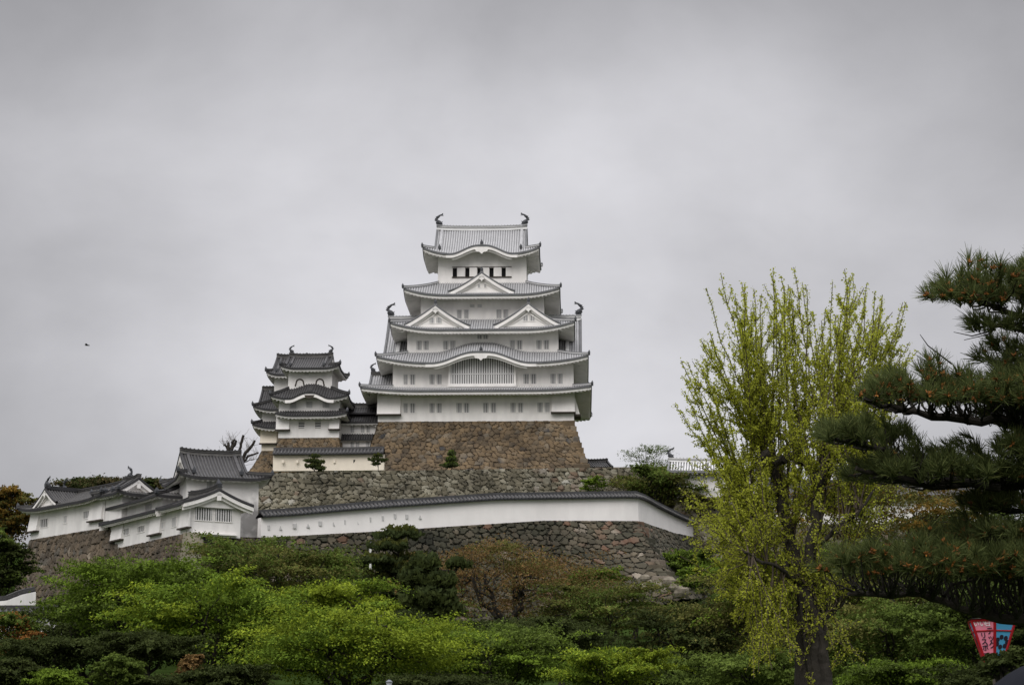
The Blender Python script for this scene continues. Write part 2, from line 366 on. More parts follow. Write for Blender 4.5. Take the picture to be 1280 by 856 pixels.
def roof(parent, out, inn, ze, ztop, wall, mats, plaster, lift=.8, conc=.25, um=1.0, hip=False, bump=None, conc_p=.33,
         ridge_h=.8, orn=1.75, rows_skip=None, drop=.5, rise=.45, rafters=.5, name='roof', hw=.42, sides='FBLR', tilt=.2):
    """skirt roof (inn = inner rectangle) or hip-and-gable roof (hip=True, inn=(xg0,xg1))"""
    x0, x1, y0, y1 = out; wx0, wx1, wy0, wy1 = wall; H = ztop-ze; yc = (y0+y1)/2
    if hip:
        xg0, xg1 = inn; yi0 = y0+(yc-y0)*um; yi1 = y1+(yc-y1)*um
        S = {'F': Side(x0, x1, xg0, xg1, y0, yc, um, 1, False, ze, H, conc, lift, bump),
             'B': Side(x0, x1, xg0, xg1, y1, yc, um, 1, False, ze, H, conc, lift)}
        if um > .02:
            S['L'] = Side(y0, y1, yi0, yi1, x0, x0+(xg0-x0)/um, um, um, True, ze, H, conc, lift)
            S['R'] = Side(y0, y1, yi0, yi1, x1, x1+(xg1-x1)/um, um, um, True, ze, H, conc, lift)
    else:
        xi0, xi1, yi0, yi1 = inn
        S = {'F': Side(x0, x1, xi0, xi1, y0, yi0, 1, 1, False, ze, H, conc, lift, bump),
             'B': Side(x0, x1, xi0, xi1, y1, yi1, 1, 1, False, ze, H, conc, lift),
             'L': Side(y0, y1, yi0, yi1, x0, xi0, 1, 1, True, ze, H, conc, lift),
             'R': Side(y0, y1, yi0, yi1, x1, xi1, 1, 1, True, ze, H, conc, lift)}
    S = {k: v for k, v in S.items() if k in sides}
    mb = MB()
    for k, s in S.items(): s.rows(mb, p=conc_p, nu=7 if hip else 5)
    ro = mb.build(name, mats, parent)
    ev = MB(); wq = {'F': wy0, 'B': wy1, 'L': wx0, 'R': wx1}
    for k, s in S.items():
        uw = (wq[k]-s.b0)/(s.b1-s.b0); s.eave(ev, uw, drop, rise, tilt=tilt, rafters=rafters)
    ev.build('eave', [plaster, M['edge'] if mats is PALE else mats[0]], ro)
    if um > .02:
        for k in 'FB':
            if k not in S: continue
            s = S[k]
            for e in (0, 1):
                if not hip and abs((s.a0i-s.a0) if e == 0 else (s.a1i-s.a1)) < .3: continue
                u = np.linspace(0, s.um, 9); a = s.lo(u) if e == 0 else s.hi(u)
                pts = s.pos(a, u, .02); pts[0] += (pts[0]-pts[1])*.08
                h = MB(); h.bar(pts, hw, .34, 0, sec=[(-hw/2, -.05), (-hw*.42, .34), (hw*.42, .34), (hw/2, -.05)])
                h.bar(pts+np.array([0, 0, .1]), hw*1.06, .09, 2)
                ornament_oni(h, pts[0]+np.array([0, 0, .15]), .8, 3, d=(-.6 if e == 0 else .6, -.6 if k == 'F' else .6))
                h.build('hip_ridge', list(mats)+[M['iron']], ro)
    if hip:
        n = 15; xx = np.linspace(xg0, xg1, n); tt = np.abs(np.linspace(-1, 1, n))**3
        pts = np.stack([xx, np.full(n, yc), ztop-.05+tt*.18], -1)
        ridge_bar(ro, pts, .55, ridge_h, mats)
        if orn:
            for sg, xe in ((-1, xg0+.35), (1, xg1-.35)): shachi(ro, (xe, yc, ztop+ridge_h+.2), orn, sg, [M['iron']])
        s = S['F']
        for sg, xe in ((-1, xg0), (1, xg1)):
            zf = lambda t, s=s: s.ze+s.prof(um+(1-um)*t)
            yi0 = y0+(yc-y0)*um; yi1 = y1+(yc-y1)*um
            gable_end(ro, xe, sg, yi0, yi1, yc, zf, mats, plaster)
            if um > .02:      # descending ridges beside the verge
                for k in 'FB':
                    if k not in S: continue
                    u = np.linspace(1, max(um*.75, .05), 8); xa = xe-sg*.75
                    pts = S[k].pos(np.full(8, xa), u, .03)
                    h = MB(); h.bar(pts, .3, .26, 1); ornament_oni(h, pts[-1]+np.array([0, -.1 if k == 'F' else .1, .1]), .95, 3)
                    h.build('descending_ridge', list(mats)+[M['iron']], ro)
    return ro, S
def chidori(parent, xc, hw, za, zb, yf, yb, mats, plaster, windows=(), orn=.95, bd=.5, conc=.30):
    """triangular dormer gable facing the front: apex za, feet zb at xc+-hw, face at yf, running back to yb"""
    H = za-zb; mb = MB()
    for sg in (-1, 1):
        # rows run down the slope; spaced along y
        s = Side(yf, yb, yf, yb, xc+sg*hw, xc, 1, 1, True, zb, H, conc, 0)
        s.rows(mb, p=.33, nu=6)
    g = mb.build('dormer_gable', mats, parent)
    n = 12; t = np.linspace(0, 1, n); z = zb+H*((1-conc)*t+conc*t*t)
    X = np.concatenate([xc-hw+hw*t, (xc+hw-hw*t)[::-1][1:]]); Z = np.concatenate([z, z[::-1][1:]])
    f = MB(); yi = yf+.55
    f.grid(np.stack([np.stack([X, np.full_like(X, yi), np.full_like(X, zb-.3)], -1), np.stack([X, np.full_like(X, yi), Z-.1], -1)], 1), 0)
    # inner raised triangle moulding
    sc = .66; Xi = xc+(X-xc)*sc; Zi = zb+.12+(Z-zb)*sc*.92
    A = [np.stack([Xi, np.full_like(X, yy), Zi+dd], -1) for yy, dd in ((yi-.14, 0), (yi-.14, -.16), (yi, -.16), (yi, 0))]
    f.grid(np.stack(A, 1), 0, close=True)
    f.box(xc-hw*sc, xc+hw*sc, yi-.14, yi, zb-.05, zb+.14, 0)
    f.build('gable_wall', [plaster], g)
    b = MB()
    for (ya_, yb_, d0, d1) in ((yf, yf+.22, -.04, -bd), (yf+.24, yf+.42, -bd+.08, -bd-.26)):
        A = [np.stack([X, np.full_like(X, yy), Z+dd], -1) for yy, dd in ((ya_, d0), (ya_, d1), (yb_, d1), (yb_, d0))]
        b.grid(np.stack(A, 1), 0, close=True)
    b.poly([(xc-.3, za-bd+.05), (xc-.42, za-bd-.3), (xc-.18, za-bd-.42), (xc, za-bd-.68), (xc+.18, za-bd-.42), (xc+.42, za-bd-.3), (xc+.3, za-bd+.05)], yf+.0, yf+.12, 0)
    b.build('bargeboard', [plaster], g)
    v = MB()
    for sg in (-1, 1):
        tt = np.linspace(0, 1, 12); pts = np.stack([xc+sg*hw*1.04*(1-tt), np.full(12, yf+.1), zb+H*((1-conc)*tt+conc*tt*tt)+.03+.12*np.clip(1-tt*4, 0, 1)], -1)
        v.tube(pts, .15, 6, 0)
    v.build('verge_tile', [M['edge'] if mats is PALE else mats[0]], g)
    r = MB(); r.bar([(xc, yf+.1, za), (xc, (yf+yb)/2, za), (xc, yb, za)], .4, .42, 0)
    ornament_oni(r, (xc, yf+.25, za+.35), orn, 1); r.build('ridge', [mats[0], M['iron']], g)
    for (wx0, wx1, wz0, wz1) in windows: window(g, wx0, wx1, wz0, wz1, yi-.03, bars=3, proud=True)
    return g
WCACHE = {}
def window(parent, x0, x1, z0, z1, y, bars=3, pale=False, proud=False, horiz=False, axis='x', frame=None, dark=None):
    w, h = round(x1-x0, 2), round(z1-z0, 2); key = (w, h, bars, pale, proud, horiz, axis, frame is None)
    if key not in WCACHE:
        d = .02 if proud else .22
        f = MB(); t = .07
        fr = MB()
        f.box(-w/2, w/2, d-.01, d+.02, -h/2, h/2, 0)
        for (a, b, c, e) in ((-w/2-t, w/2+t, h/2, h/2+t), (-w/2-t, w/2+t, -h/2-t, -h/2), (-w/2-t, -w/2, -h/2, h/2), (w/2, w/2+t, -h/2, h/2)):
            f.box(a, b, -.05, .05, c, e, 1)
        l = MB()
        for i in range(bars):
            if horiz: c = -h/2+(i+.5)*h/bars; l.box(-w/2, w/2, -.03, .06, c-.08, c+.08, 0)
            else:
                c = -w/2+(i+.5)*w/bars; bw = min(.14, w/bars*.62); l.box(c-bw/2, c+bw/2, -.03, .07, -h/2, h/2, 0)
        fo = f.build('window', [M['closed'] if pale else M['wooddk'], frame or M['plaster']]); lo = l.build('lattice', [M['grating']])
        WCACHE[key] = (fo.data, lo.data)
        bpy.data.objects.remove(fo); bpy.data.objects.remove(lo)
    fd, ld = WCACHE[key]
    if axis == 'x': o = link('window', fd, parent, ((x0+x1)/2, y, (z0+z1)/2))
    else: o = link('window', fd, parent, (y, (x0+x1)/2, (z0+z1)/2), R(-90) if axis == 'yl' else R(90))
    link('lattice', ld, o)
    return o
def walls(parent, rect, z0, z1, plaster, holes=(), depth=.24, name='wall', flare=0.0):
    """four walls; the front one (y = rect[2]) really has the window openings cut through it"""
    x0, x1, y0, y1 = rect; mb = MB()
    xs = sorted({x0, x1, *[h[0] for h in holes], *[h[1] for h in holes]}); zs = sorted({z0, z1, *[h[2] for h in holes], *[h[3] for h in holes]})
    for i in range(len(xs)-1):
        for j in range(len(zs)-1):
            cx, cz = (xs[i]+xs[i+1])/2, (zs[j]+zs[j+1])/2
            if any(h[0] < cx < h[1] and h[2] < cz < h[3] for h in holes): continue
            mb.quad((xs[i], y0, zs[j]), (xs[i+1], y0, zs[j]), (xs[i+1], y0, zs[j+1]), (xs[i], y0, zs[j+1]))
    for a, b, c, d in [h[:4] for h in holes]:
        for q in (((a, c), (a, d)), ((b, c), (b, d)), ((a, c), (b, c)), ((a, d), (b, d))):
            (p, r), (s, t) = q; mb.quad((p, y0, r), (s, y0, t), (s, y0+depth, t), (p, y0+depth, r))
    mb.quad((x0, y0, z0), (x0, y1, z0), (x0, y1, z1), (x0, y0, z1)); mb.quad((x1, y0, z0), (x1, y1, z0), (x1, y1, z1), (x1, y0, z1))
    mb.quad((x0, y1, z0), (x1, y1, z0), (x1, y1, z1), (x0, y1, z1)); mb.quad((x0, y0, z1), (x1, y0, z1), (x1, y1, z1), (x0, y1, z1))
    return mb.build(name, [plaster], parent)
def chute(parent, x0, x1, zt, zb, y, plaster, d=.65, lip=True, name='stone_drop_chute'):
    """flared stone-drop box on a wall"""
    mb = MB(); yy = y-.003
    V = [(x0, yy, zt), (x1, yy, zt), (x0, y-d, zb), (x1, y-d, zb), (x0, yy, zb), (x1, yy, zb)]
    mb.add(V, [(0, 1, 3, 2), (2, 3, 5, 4)], 0); mb.add(V, [(0, 2, 4), (1, 5, 3)], 0)
    if lip: mb.box(x0-.1, x1+.1, y-d-.12, y+.1, zb-.16, zb-.01, 1)
    return mb.build(name, [plaster, M['wood']], parent)
# ------------------------------------------------------------------ stone walls
def hash2(i, j, k=0):
    v = np.sin(i*127.1+j*311.7+k*74.7)*43758.5453; return v-np.floor(v)
def stones(U, V, cu, cv, seed):
    """jittered-grid Voronoi: returns bulge 0..1 and a random tone for each stone"""
    u = U/cu; v = V/cv; iu = np.floor(u); iv = np.floor(v)
    f1 = np.full(U.shape, 9.); f2 = np.full(U.shape, 9.); idr = np.zeros(U.shape); idb = np.zeros(U.shape)
    for a in (-1, 0, 1, 2):
        for b in (-1, 0, 1):
            ii = iu+a; jj = iv+b
            # stagger and jitter
            cx = ii+.5*np.mod(jj, 2)-.25+(hash2(ii, jj, seed)-.5)*.85+.3; cy = jj+.5+(hash2(ii, jj, seed+3)-.5)*.75
            d = np.maximum(np.abs(u-cx), np.abs(v-cy))*.45+np.hypot(u-cx, v-cy)*.62
            r = hash2(ii, jj, seed+7); q = hash2(ii, jj, seed+11)
            c = d < f1; f2 = np.where(c, f1, np.minimum(f2, d)); idr = np.where(c, r, idr); idb = np.where(c, q, idb); f1 = np.where(c, d, f1)
    e = np.clip((f2-f1)/.22, 0, 1)
    return e*e*(3-2*e)*(.45+.55*idb), idr, (f2-f1)
def stone_wall(name, top, bot, mat_, label, cat='stone wall', cu=.75, cv=.55, step=.14, depth=.22, seed=1, curve=1.35, parent=None, wob=.0, group=None, tone_shift=None, gap=.045):
    top = np.asarray(top, float); bot = np.asarray(bot, float); mb = MB(); s0 = 0.0
    for k in range(len(top)-1):
        L = np.linalg.norm(top[k+1]-top[k]); n = max(2, int(L/step)); H = max(top[k][2]-bot[k][2], top[k+1][2]-bot[k+1][2]); m = max(2, int(H/step))
        s = np.linspace(0, 1, n+1)[:, None, None]; t = np.linspace(0, 1, m+1)[None, :, None]
        T = top[k]+(top[k+1]-top[k])*s; B = bot[k]+(bot[k+1]-bot[k])*s
        w = 1-(1-t)**curve
        w = t**(1/curve) if False else (t*.75+.25*t**2)
        Q = np.concatenate([(T+(B-T)*w)[..., :2], (T+(B-T)*t)[..., 2:]], -1)
        d = top[k+1]-top[k]; nrm = np.array([d[1], -d[0], 0]); nrm /= np.linalg.norm(nrm)
        U = (s0+s[..., 0]*L)+t[..., 0]*0; V = (Q[..., 2]) + 40
        bu, tone, fd = stones(U+.35*np.sin(V*.9)+wob*np.sin(U*.3), V+.18*np.sin(U*.7)+wob*np.sin(U*.17), cu, cv, seed+k)
        Q = Q+nrm*(bu*depth)[..., None]
        tn = .09+.91*(.62*tone+.38*hash2(np.floor(tone*977), 3, seed)*tone+.19*(1-tone)); 
        if tone_shift is not None: tn = np.clip(tn+tone_shift(U, V), .09, 1)
        tn = np.where(fd < gap, 0.0, tn)
        tf = tn[:-1, :-1]
        mb.grid(Q, 0, tf.ravel())
        s0 += L
    # back: a plain cap so the wall has thickness
    tb = top.copy(); off = np.array([0, 2.5, 0])
    mb.grid(np.stack([top, tb+off, tb+off-np.array([0, 0, 3])], 1), 0, .4)
    o = mb.build(name, [mat_], parent)
    if label: tag(o, label, cat, group)
    return o
def cornerstones(parent, pt, pb, d1, d2, h=.55, L=1.5, w=.7, mat_=None, seed=5, name='cornerstone'):
    """dressed blocks laid alternately along a battered corner edge, one mesh"""
    rnd = random.Random(seed); pt = np.array(pt, float); pb = np.array(pb, float); n = int((pt[2]-pb[2])/h); mb = MB()
    d1 = np.array([*d1, 0.0]); d2 = np.array([*d2, 0.0]); d1 /= np.linalg.norm(d1); d2 /= np.linalg.norm(d2)
    for i in range(n):
        t = (i+.5)/n; ww = t*.75+.25*t*t; p = pt+(pb-pt)*np.array([ww, ww, t]); hh = (pt[2]-pb[2])/n*.46
        a, b = (L, w) if i % 2 == 0 else (w, L); a *= rnd.uniform(.8, 1.15); b *= rnd.uniform(.8, 1.15); o = -(d1+d2)*rnd.uniform(.12, .22)
        base = [p+o, p+o+d1*a, p+o+d1*a+d2*b, p+o+d2*b]; e = .07
        cen = sum(base)/4
        V = []
        for zz, k in ((-hh, .93), (-hh+e, 1), (hh-e, 1), (hh, .93)):
            for q in base: c = cen+(q-cen)*k; V.append((c[0], c[1], p[2]+zz+rnd.uniform(-.03, .03)))
        F = []
        for r in range(3):
            for c in range(4): F.append((r*4+c, r*4+(c+1) % 4, r*4+4+(c+1) % 4, r*4+4+c))
        F += [(0, 1, 2, 3), (12, 13, 14, 15)]
        mb.add(V, F, 0, rnd.uniform(.3, 1))
    return mb.build(name, [mat_], parent)
# ------------------------------------------------------------------ plaster walls with a tiled coping
def path_wall(name, label, pts, h, plaster, mats, thick=.7, rw=.85, rh=.55, holes=(), group=None, over=.0):
    """pts: (x,y,z base, z of the wall top)"""
    p = np.asarray(pts, float); T = np.gradient(p[:, :2], axis=0); T /= np.linalg.norm(T, axis=1)[:, None]
    Nn = np.stack([T[:, 1], -T[:, 0]], -1)
    # fine resampling
    L = np.concatenate([[0], np.cumsum(np.linalg.norm(np.diff(p[:, :2], axis=0), axis=1))]); n = max(8, int(L[-1]/.33)); n = int(n*.75); d = np.linspace(0, L[-1], n+1)
    q = np.stack([np.interp(d, L, p[:, c]) for c in range(4)], -1); nn = np.stack([np.interp(d, L, Nn[:, c]) for c in range(2)], -1)
    root = thing(name, label, 'wall', group=group)
    mb = MB()
    def at(o, z): return np.stack([q[:, 0]+nn[:, 0]*o, q[:, 1]+nn[:, 1]*o, z], -1)
    zb, zt = q[:, 2], q[:, 3]
    mb.grid(np.stack([at(thick*.55, zb-.1), at(thick*.45, zt), at(-thick*.45, zt), at(-thick*.55, zb-.1)], 1), 0)
    for e in (0, -1): mb.quad(at(thick*.55, zb-.1)[e], at(thick*.45, zt)[e], at(-thick*.45, zt)[e], at(-thick*.55, zb-.1)[e])
    w = mb.build('wall_body', [plaster], root)
    r = MB(); h0 = zt
    # coping: soffit + fascia + slopes, tile ribs across
    r.grid(np.stack([at(.3, h0-.02), at(rw, h0-.02), at(rw, h0+.12), at(0, h0+rh), at(-rw, h0+.12), at(-rw, h0-.02), at(-.3, h0-.02)], 1), 0)
    for i in range(n):
        m_ = (q[i]+q[i+1])/2; nv = (nn[i]+nn[i+1])/2; tv = np.array([-nv[1], nv[0]]); z = (h0[i]+h0[i+1])/2
        for sg in (-1, 1):
            V = []
            for o, dz in ((rw+.03, .10), (.06, rh-.02)):
                for a, c in ((-.12, 0), (-.08, .12), (.08, .12), (.12, 0)):
                    V.append((m_[0]+nv[0]*o*sg+tv[0]*a, m_[1]+nv[1]*o*sg+tv[1]*a, z+dz+c))
            r.add(V, [(0, 1, 5, 4), (2, 3, 7, 6)], 2); r.add(V, [(1, 2, 6, 5), (0, 3, 2, 1)], 1)
    rf = r.build('coping_roof', mats, root)
    rd = MB(); rd.bar(at(0, h0+rh-.05), .34, .32, 1); 
    rd.build('ridge', mats, rf)
    return root, w, q, nn
# ================================================================== the main keep
PALE = [M['tile'], M['cap'], M['joint']]; DARK = [M['dtile'], M['dcap'], M['djoint']]
def zx(x, ox=440, s=4.0): return ox+x/s
def build_keep():
    F = Frame(595, 526, 287, -1.8)
    K = thing('castle_keep', 'tall white main keep with five tiers of grey roofs, on the ochre stone base', 'castle keep', F.o, F.a)
    D = 21.0; yc = D/2
    def rect(pxl, pxr, py, yl): return (F.X(pxl, py, yl), F.X(pxr, py, yl), yl, D-yl)
    S1 = rect(472.5, 717.5, 510, 0); S2 = rect(491, 717, 470, .6); S3 = rect(509, 698, 430, 2.4); S4 = rect(526, 680, 390, 4.3); S5 = rect(547.5, 658, 340, 6.4)
    def eave_rect(pxl, pxr, py, S, oh): return (F.X(pxl, py, S[2]-oh), F.X(pxr, py, S[2]-oh), S[2]-oh, S[3]+oh)
    E1 = eave_rect(450, 740, 487, S1, 2.5); E2 = eave_rect(470, 736, 450, S2, 2.4); E3 = eave_rect(487, 719, 410, S3, 2.4)
    E4 = eave_rect(504, 700.5, 366, S4, 2.4); E5 = eave_rect(528, 675, 315, S5, 2.1)
    z1e, z2e, z3e, z4e, z5e = F.Z(600, 487.5, E1[2]), F.Z(600, 453.0, E2[2]), F.Z(600, 411.5, E3[2]), F.Z(600, 368, E4[2]), F.Z(600, 317, E5[2])
    z1t, z2t, z3t, z4t = F.Z(600, 483.5, S2[2]), F.Z(600, 440.5, S3[2]), F.Z(600, 399.5, S4[2]), F.Z(600, 354, S5[2])
    z5r = F.Z(600, 287.5, yc)
    def holes(S, xs, y0, y1, py, sc=(440, 4.0), oy=420):
        r = []
        for a, b in xs:
            r.append((F.X(zx(a), py, S[2]), F.X(zx(b), py, S[2]), F.Z(600, oy+y1/4, S[2]), F.Z(600, oy+y0/4, S[2])))
        return r
    pl = M['plaster']
    # storeys (bottom to top) with their windows cut through
    h1 = holes(S1, [(258, 279), (290, 315), (388, 412), (424, 448), (523, 548), (560, 585), (656, 681), (695, 719), (793, 817), (831, 855), (928, 952), (964, 988)], 334, 382, 510)
    walls(K, S1, -.05, z1e+.9, pl, h1)
    for i, h in enumerate(h1): window(K, *h[:4], S1[2], bars=3, pale=i in (0, 11))
    h2 = holes(S2, [(258, 278), (290, 315), (388, 412), (424, 448), (858, 884), (894, 920), (993, 1017), (1029, 1052)], 190, 240, 470)
    xb0, xb1 = F.X(561, 470, S2[2]), F.X(645, 470, S2[2])
    walls(K, S2, z1e, z2e+.5, pl, h2)
    for h in h2: window(K, *h[:4], S2[2], bars=3)
    h3 = holes(S3, [(323, 348), (358, 383), (457, 481), (490, 517), (790, 814), (825, 850), (923, 947), (960, 984)], 662, 708, 430, oy=260)+holes(S3, [(626, 650), (656, 680)], 634, 655, 430, oy=260)
    walls(K, S3, z2e, z3e+.6, pl, h3)
    for i, h in enumerate(h3): window(K, *h[:4], S3[2], bars=3, pale=i in (3, 4))
    h4 = holes(S4, [(525, 548), (560, 583), (722, 747), (756, 781)], 508, 552, 390, oy=260)
    walls(K, S4, z3e, z4e+.6, pl, h4)
    for h in h4: window(K, *h[:4], S4[2], bars=4)
    for a, b in ((590, 612), (628, 650)):
        x0, x1 = F.X(zx(a), 382, S4[2]), F.X(zx(b), 382, S4[2]); zc = F.Z(600, 260+490/4, S4[2]); window(K, x0, x1, zc-.22, zc+.22, S4[2]-.02, bars=3, proud=True, pale=True)
    h5 = holes(S5, [(503, 525), (566, 587), (626, 650), (687, 708), (748, 769)], 297, 344, 340, oy=260)
    walls(K, S5, z4e, z5e+.7, pl, h5, depth=.5)
    for h in h5: MB().box(h[0], h[1], S5[2]+.5, S5[2]+.52, h[2], h[3], 0).build('window', [M['wooddk']], K)
    for a, b in ((527, 564), (589, 624), (652, 685), (710, 745), (771, 797)):
        x0, x1 = F.X(zx(a), 340, S5[2]), F.X(zx(b), 340, S5[2]); MB().box(x0, x1, S5[2]-.09, S5[2]-.004, h5[0][2]+.03, h5[0][3]-.03, 0).build('shutter', [pl], K)
    f = MB(); xl, xr = F.X(zx(500), 340, S5[2]), F.X(zx(798), 340, S5[2])
    f.box(xl, xr, S5[2]-.16, S5[2]-.004, h5[0][2]-.14, h5[0][2]-.002, 0); f.box(xl, xr, S5[2]-.10, S5[2]-.004, h5[0][3]+.002, h5[0][3]+.08, 0)
    f.build('window_rail', [M['wood']], K)
    # big lattice bay on the second storey
    bz0, bz1 = F.Z(600, 485, S2[2]), F.Z(600, 440, S2[2]); zb0, zb1 = F.Z(600, 479.7, S2[2]-.7), F.Z(600, 453, S2[2]-.7)
    b = MB(); y0 = S2[2]-.7
    b.box(xb0, xb1, y0, S2[2]-.004, F.Z(600, 486, y0), zb0, 0)
    b.box(xb0-.06, xb1+.06, y0-.12, y0-.003, F.Z(600, 483.3, y0), zb0+.02, 0)
    for a in (xb0, xb1-.28): b.box(a, a+.28, y0, S2[2]-.004, zb0, z2e+.4, 0)
    b.box(xb0+.28, xb1-.28, y0+.45, y0+.5, zb0, z2e+1.0, 1)
    ba = b.build('lattice_bay', [pl, M['wooddk']], K)
    g = MB(); nb = 27
    for i in range(nb):
        c = xb0+.28+(xb1-xb0-.56)*(i+.5)/nb; tt = (c-(xb0+xb1)/2)/(xb1-xb0)*2
        g.box(c-.105, c+.105, y0+.04, y0+.2, zb0, z2e+.15+.9*(1-tt*tt), 0)
    zm = F.Z(600, 467, y0); g.box(xb0+.28, xb1-.28, y0, y0+.24, zm-.06, zm+.06, 0)
    g.build('lattice', [M['grating']], ba)
    # roofs
    bx = F.X(601, 450, E2[2]); bw = F.X(663, 450, E2[2])-bx
    roof(K, E1, S2, z1e, z1t, S1, PALE, pl, lift=.55, conc=.1)
    roof(K, E2, S3, z2e, z2t, S2, PALE, pl, lift=.95, conc=.2, bump=(bx, bw, 1.5, .12))
    roof(K, E3, S4, z3e, z3t, S3, PALE, pl, lift=1.05, conc=.2)
    roof(K, E4, S5, z4e, z4t, S4, PALE, pl, lift=.95, conc=.25)
    g0, g1 = F.X(546, 290, yc), F.X(659, 290, yc)
    bx5 = F.X(602, 315, E5[2]); bw5 = F.X(642, 315, E5[2])-bx5
    roof(K, E5, (g0, g1), z5e, z5r, S5, PALE, pl, lift=.95, conc=.22, um=.26, hip=True, bump=(bx5, bw5, 1.2, 1.6), ridge_h=.6, orn=1.6)
    # white curved bargeboards of the two undulating gables
    for (E, ze, bx_, bw_, am, S, yy) in ((E2, z2e, bx, bw, 1.5, S2, .0), (E5, z5e, bx5, bw5, 1.2, S5, 0)):
        X = np.linspace(bx_-bw_*1.12, bx_+bw_*1.12, 49); Z = ze-.2+am*bumpf((X-bx_)/bw_); b = MB()
        A = [np.stack([X, np.full_like(X, E[2]+y_), Z+d], -1) for y_, d in ((.03, 0), (.03, -.36), (.28, -.36), (.28, 0))]
        b.grid(np.stack(A, 1), 0, close=True)
        A = [np.stack([X, np.full_like(X, E[2]+y_), Z+d], -1) for y_, d in ((.32, -.32), (.32, -.62), (.5, -.62), (.5, -.32))]
        b.grid(np.stack(A[:4], 1)[4:-4], 0, close=True)
        zt = ze-.2+am-.4
        b.poly([(bx_-.9, zt+.02), (bx_-.75, zt-.3), (bx_-.3, zt-.35), (bx_, zt-.62), (bx_+.3, zt-.35), (bx_+.75, zt-.3), (bx_+.9, zt+.02)], E[2]+.0, E[2]+.14, 0)
        b.build('curved_bargeboard', [pl], K)
        w = MB(); Xw = X[8:-8]; 
        w.grid(np.stack([np.stack([Xw, np.full_like(Xw, S[2]+.004), np.full_like(Xw, ze-.2)], -1), np.stack([Xw, np.full_like(Xw, S[2]+.004), ze+.25+am*bumpf((Xw-bx_)/bw_)], -1)], 1), 0)
        w.build('gable_wall', [pl], K)
        r = MB(); zr = ze+am; r.bar([(bx_, E[2]+.05, zr+.05), (bx_, E[2]+1.2, zr+.12+.25), (bx_, E[2]+2.6, zr+.75)], .4, .28, 0)
        ornament_oni(r, (bx_, E[2]+.2, zr+.2), 1.0, 1); r.build('ridge', [M['cap'], M['iron']], K)
    # dormer gables of the third and fourth roofs
    def gab(pxc, pxl, pxr, pya, pyb, y, yb, wins):
        xc = F.X(pxc, pyb, y); hw = (F.X(pxr, pyb, y)-F.X(pxl, pyb, y))/2; za, zb = F.Z(pxc, pya, y), F.Z(pxc, pyb, y)
        wl = [(F.X(zx(a), 395, y+.5), F.X(zx(b), 395, y+.5), F.Z(600, 260+d/4, y+.5), F.Z(600, 260+c/4, y+.5)) for a, b, c, d in wins]
        chidori(K, xc, hw, za, zb, y, yb, PALE, pl, wl)
    gab(544, 501, 586, 381.5, 408, E3[2]+.5, S4[2]+.3, [(388, 411, 546, 574), (423, 448, 546, 574)])
    gab(660.5, 619, 704, 379.5, 407, E3[2]+.5, S4[2]+.3, [(855, 879, 538, 566), (889, 914, 538, 566)])
    gab(602, 562, 643, 341, 365, E4[2]+.5, S5[2]+.3, [(628, 640, 380, 398), (660, 672, 380, 398)])
    # the big east-west gable roof rising behind the third storey
    zr = F.Z(500, 401, yc); gx0, gx1 = F.X(485.5, 400, yc), F.X(726.5, 400, yc)
    mb = MB(); zb = z2e+.55
    sf = Side(gx0, gx1, gx0, gx1, S2[2]+.4, yc, 1, 1, False, zb, zr-zb, .3, 0)
    sb = Side(gx0, gx1, gx0, gx1, S2[3]-.4, yc, 1, 1, False, zb, zr-zb, .3, 0)
    for sg, xe in ((-1, gx0), (1, gx1)):
        mb = MB()
        for s_ in (sf, sb): s_.rows(mb, skip=(S3[0]+.1, 99) if sg < 0 else (-99, S3[1]-.1), nu=7)
        br = mb.build('side_gable_roof', PALE, K)
        gable_end(br, xe, sg, S2[2]+.4, S2[3]-.4, yc, lambda t: zb+sf.prof(t), PALE, pl)
        xi = S4[0]-.5 if sg < 0 else S4[1]+.5
        xx = np.linspace(xe, xi, 6); ridge_bar(br, np.stack([xx, np.full(6, yc), np.full(6, zr-.05)], -1), .55, .7, PALE)
        shachi(br, (xe-sg*.35, yc, zr+.85), 1.7, sg, [M['iron']])
        for k, s_ in (('F', sf), ('B', sb)):
            u = np.linspace(1, .05, 8); h = MB(); pts = s_.pos(np.full(8, xe-sg*1.9), u, .03); h.bar(pts, .5, .42, 2); ornament_oni(h, pts[-1]+np.array([0, -.1, .2]), 1.1, 1)
            h.build('descending_ridge', [M['cap'], M['iron'], M['joint']], br)
    # small gable roof at the west end of the first roof
    za = F.Z(466, 470, 5.0); zb1 = z1e+.2; a0, a1 = F.X(463.5, 470, 4.5), S2[0]+.05
    mb = MB(); s1 = Side(a0, a1, a0, a1, -.9, 4.6, 1, 1, False, zb1, za-zb1, .3, 0); s2 = Side(a0, a1, a0, a1, 10.1, 4.6, 1, 1, False, zb1, za-zb1, .3, 0)
    s1.rows(mb); s2.rows(mb); wr = mb.build('side_gable_roof', PALE, K)
    gable_end(wr, a0, -1, -.9, 10.1, 4.6, lambda t: zb1+s1.prof(t), PALE, pl)
    xx = np.linspace(a0, a1, 5); ridge_bar(wr, np.stack([xx, np.full(5, 4.6), np.full(5, za-.05)], -1), .5, .55, DARK)
    shachi(wr, (a0+.3, 4.6, za+.65), 1.1, -1, [M['iron']])
    # flared stone-drop boxes at the two front corners, low base band
    zt, zl = F.Z(600, 494, 0), F.Z(600, 517, -.6)
    chute(K, F.X(471.5, 510, -.3), F.X(500.5, 510, -.3), z1e+.3, F.Z(480, 517.3, -.6), 0, pl)
    chute(K, F.X(689.5, 510, -.3), F.X(718.5, 510, -.3), z1e+.3, F.Z(700, 514.5, -.6), 0, pl)
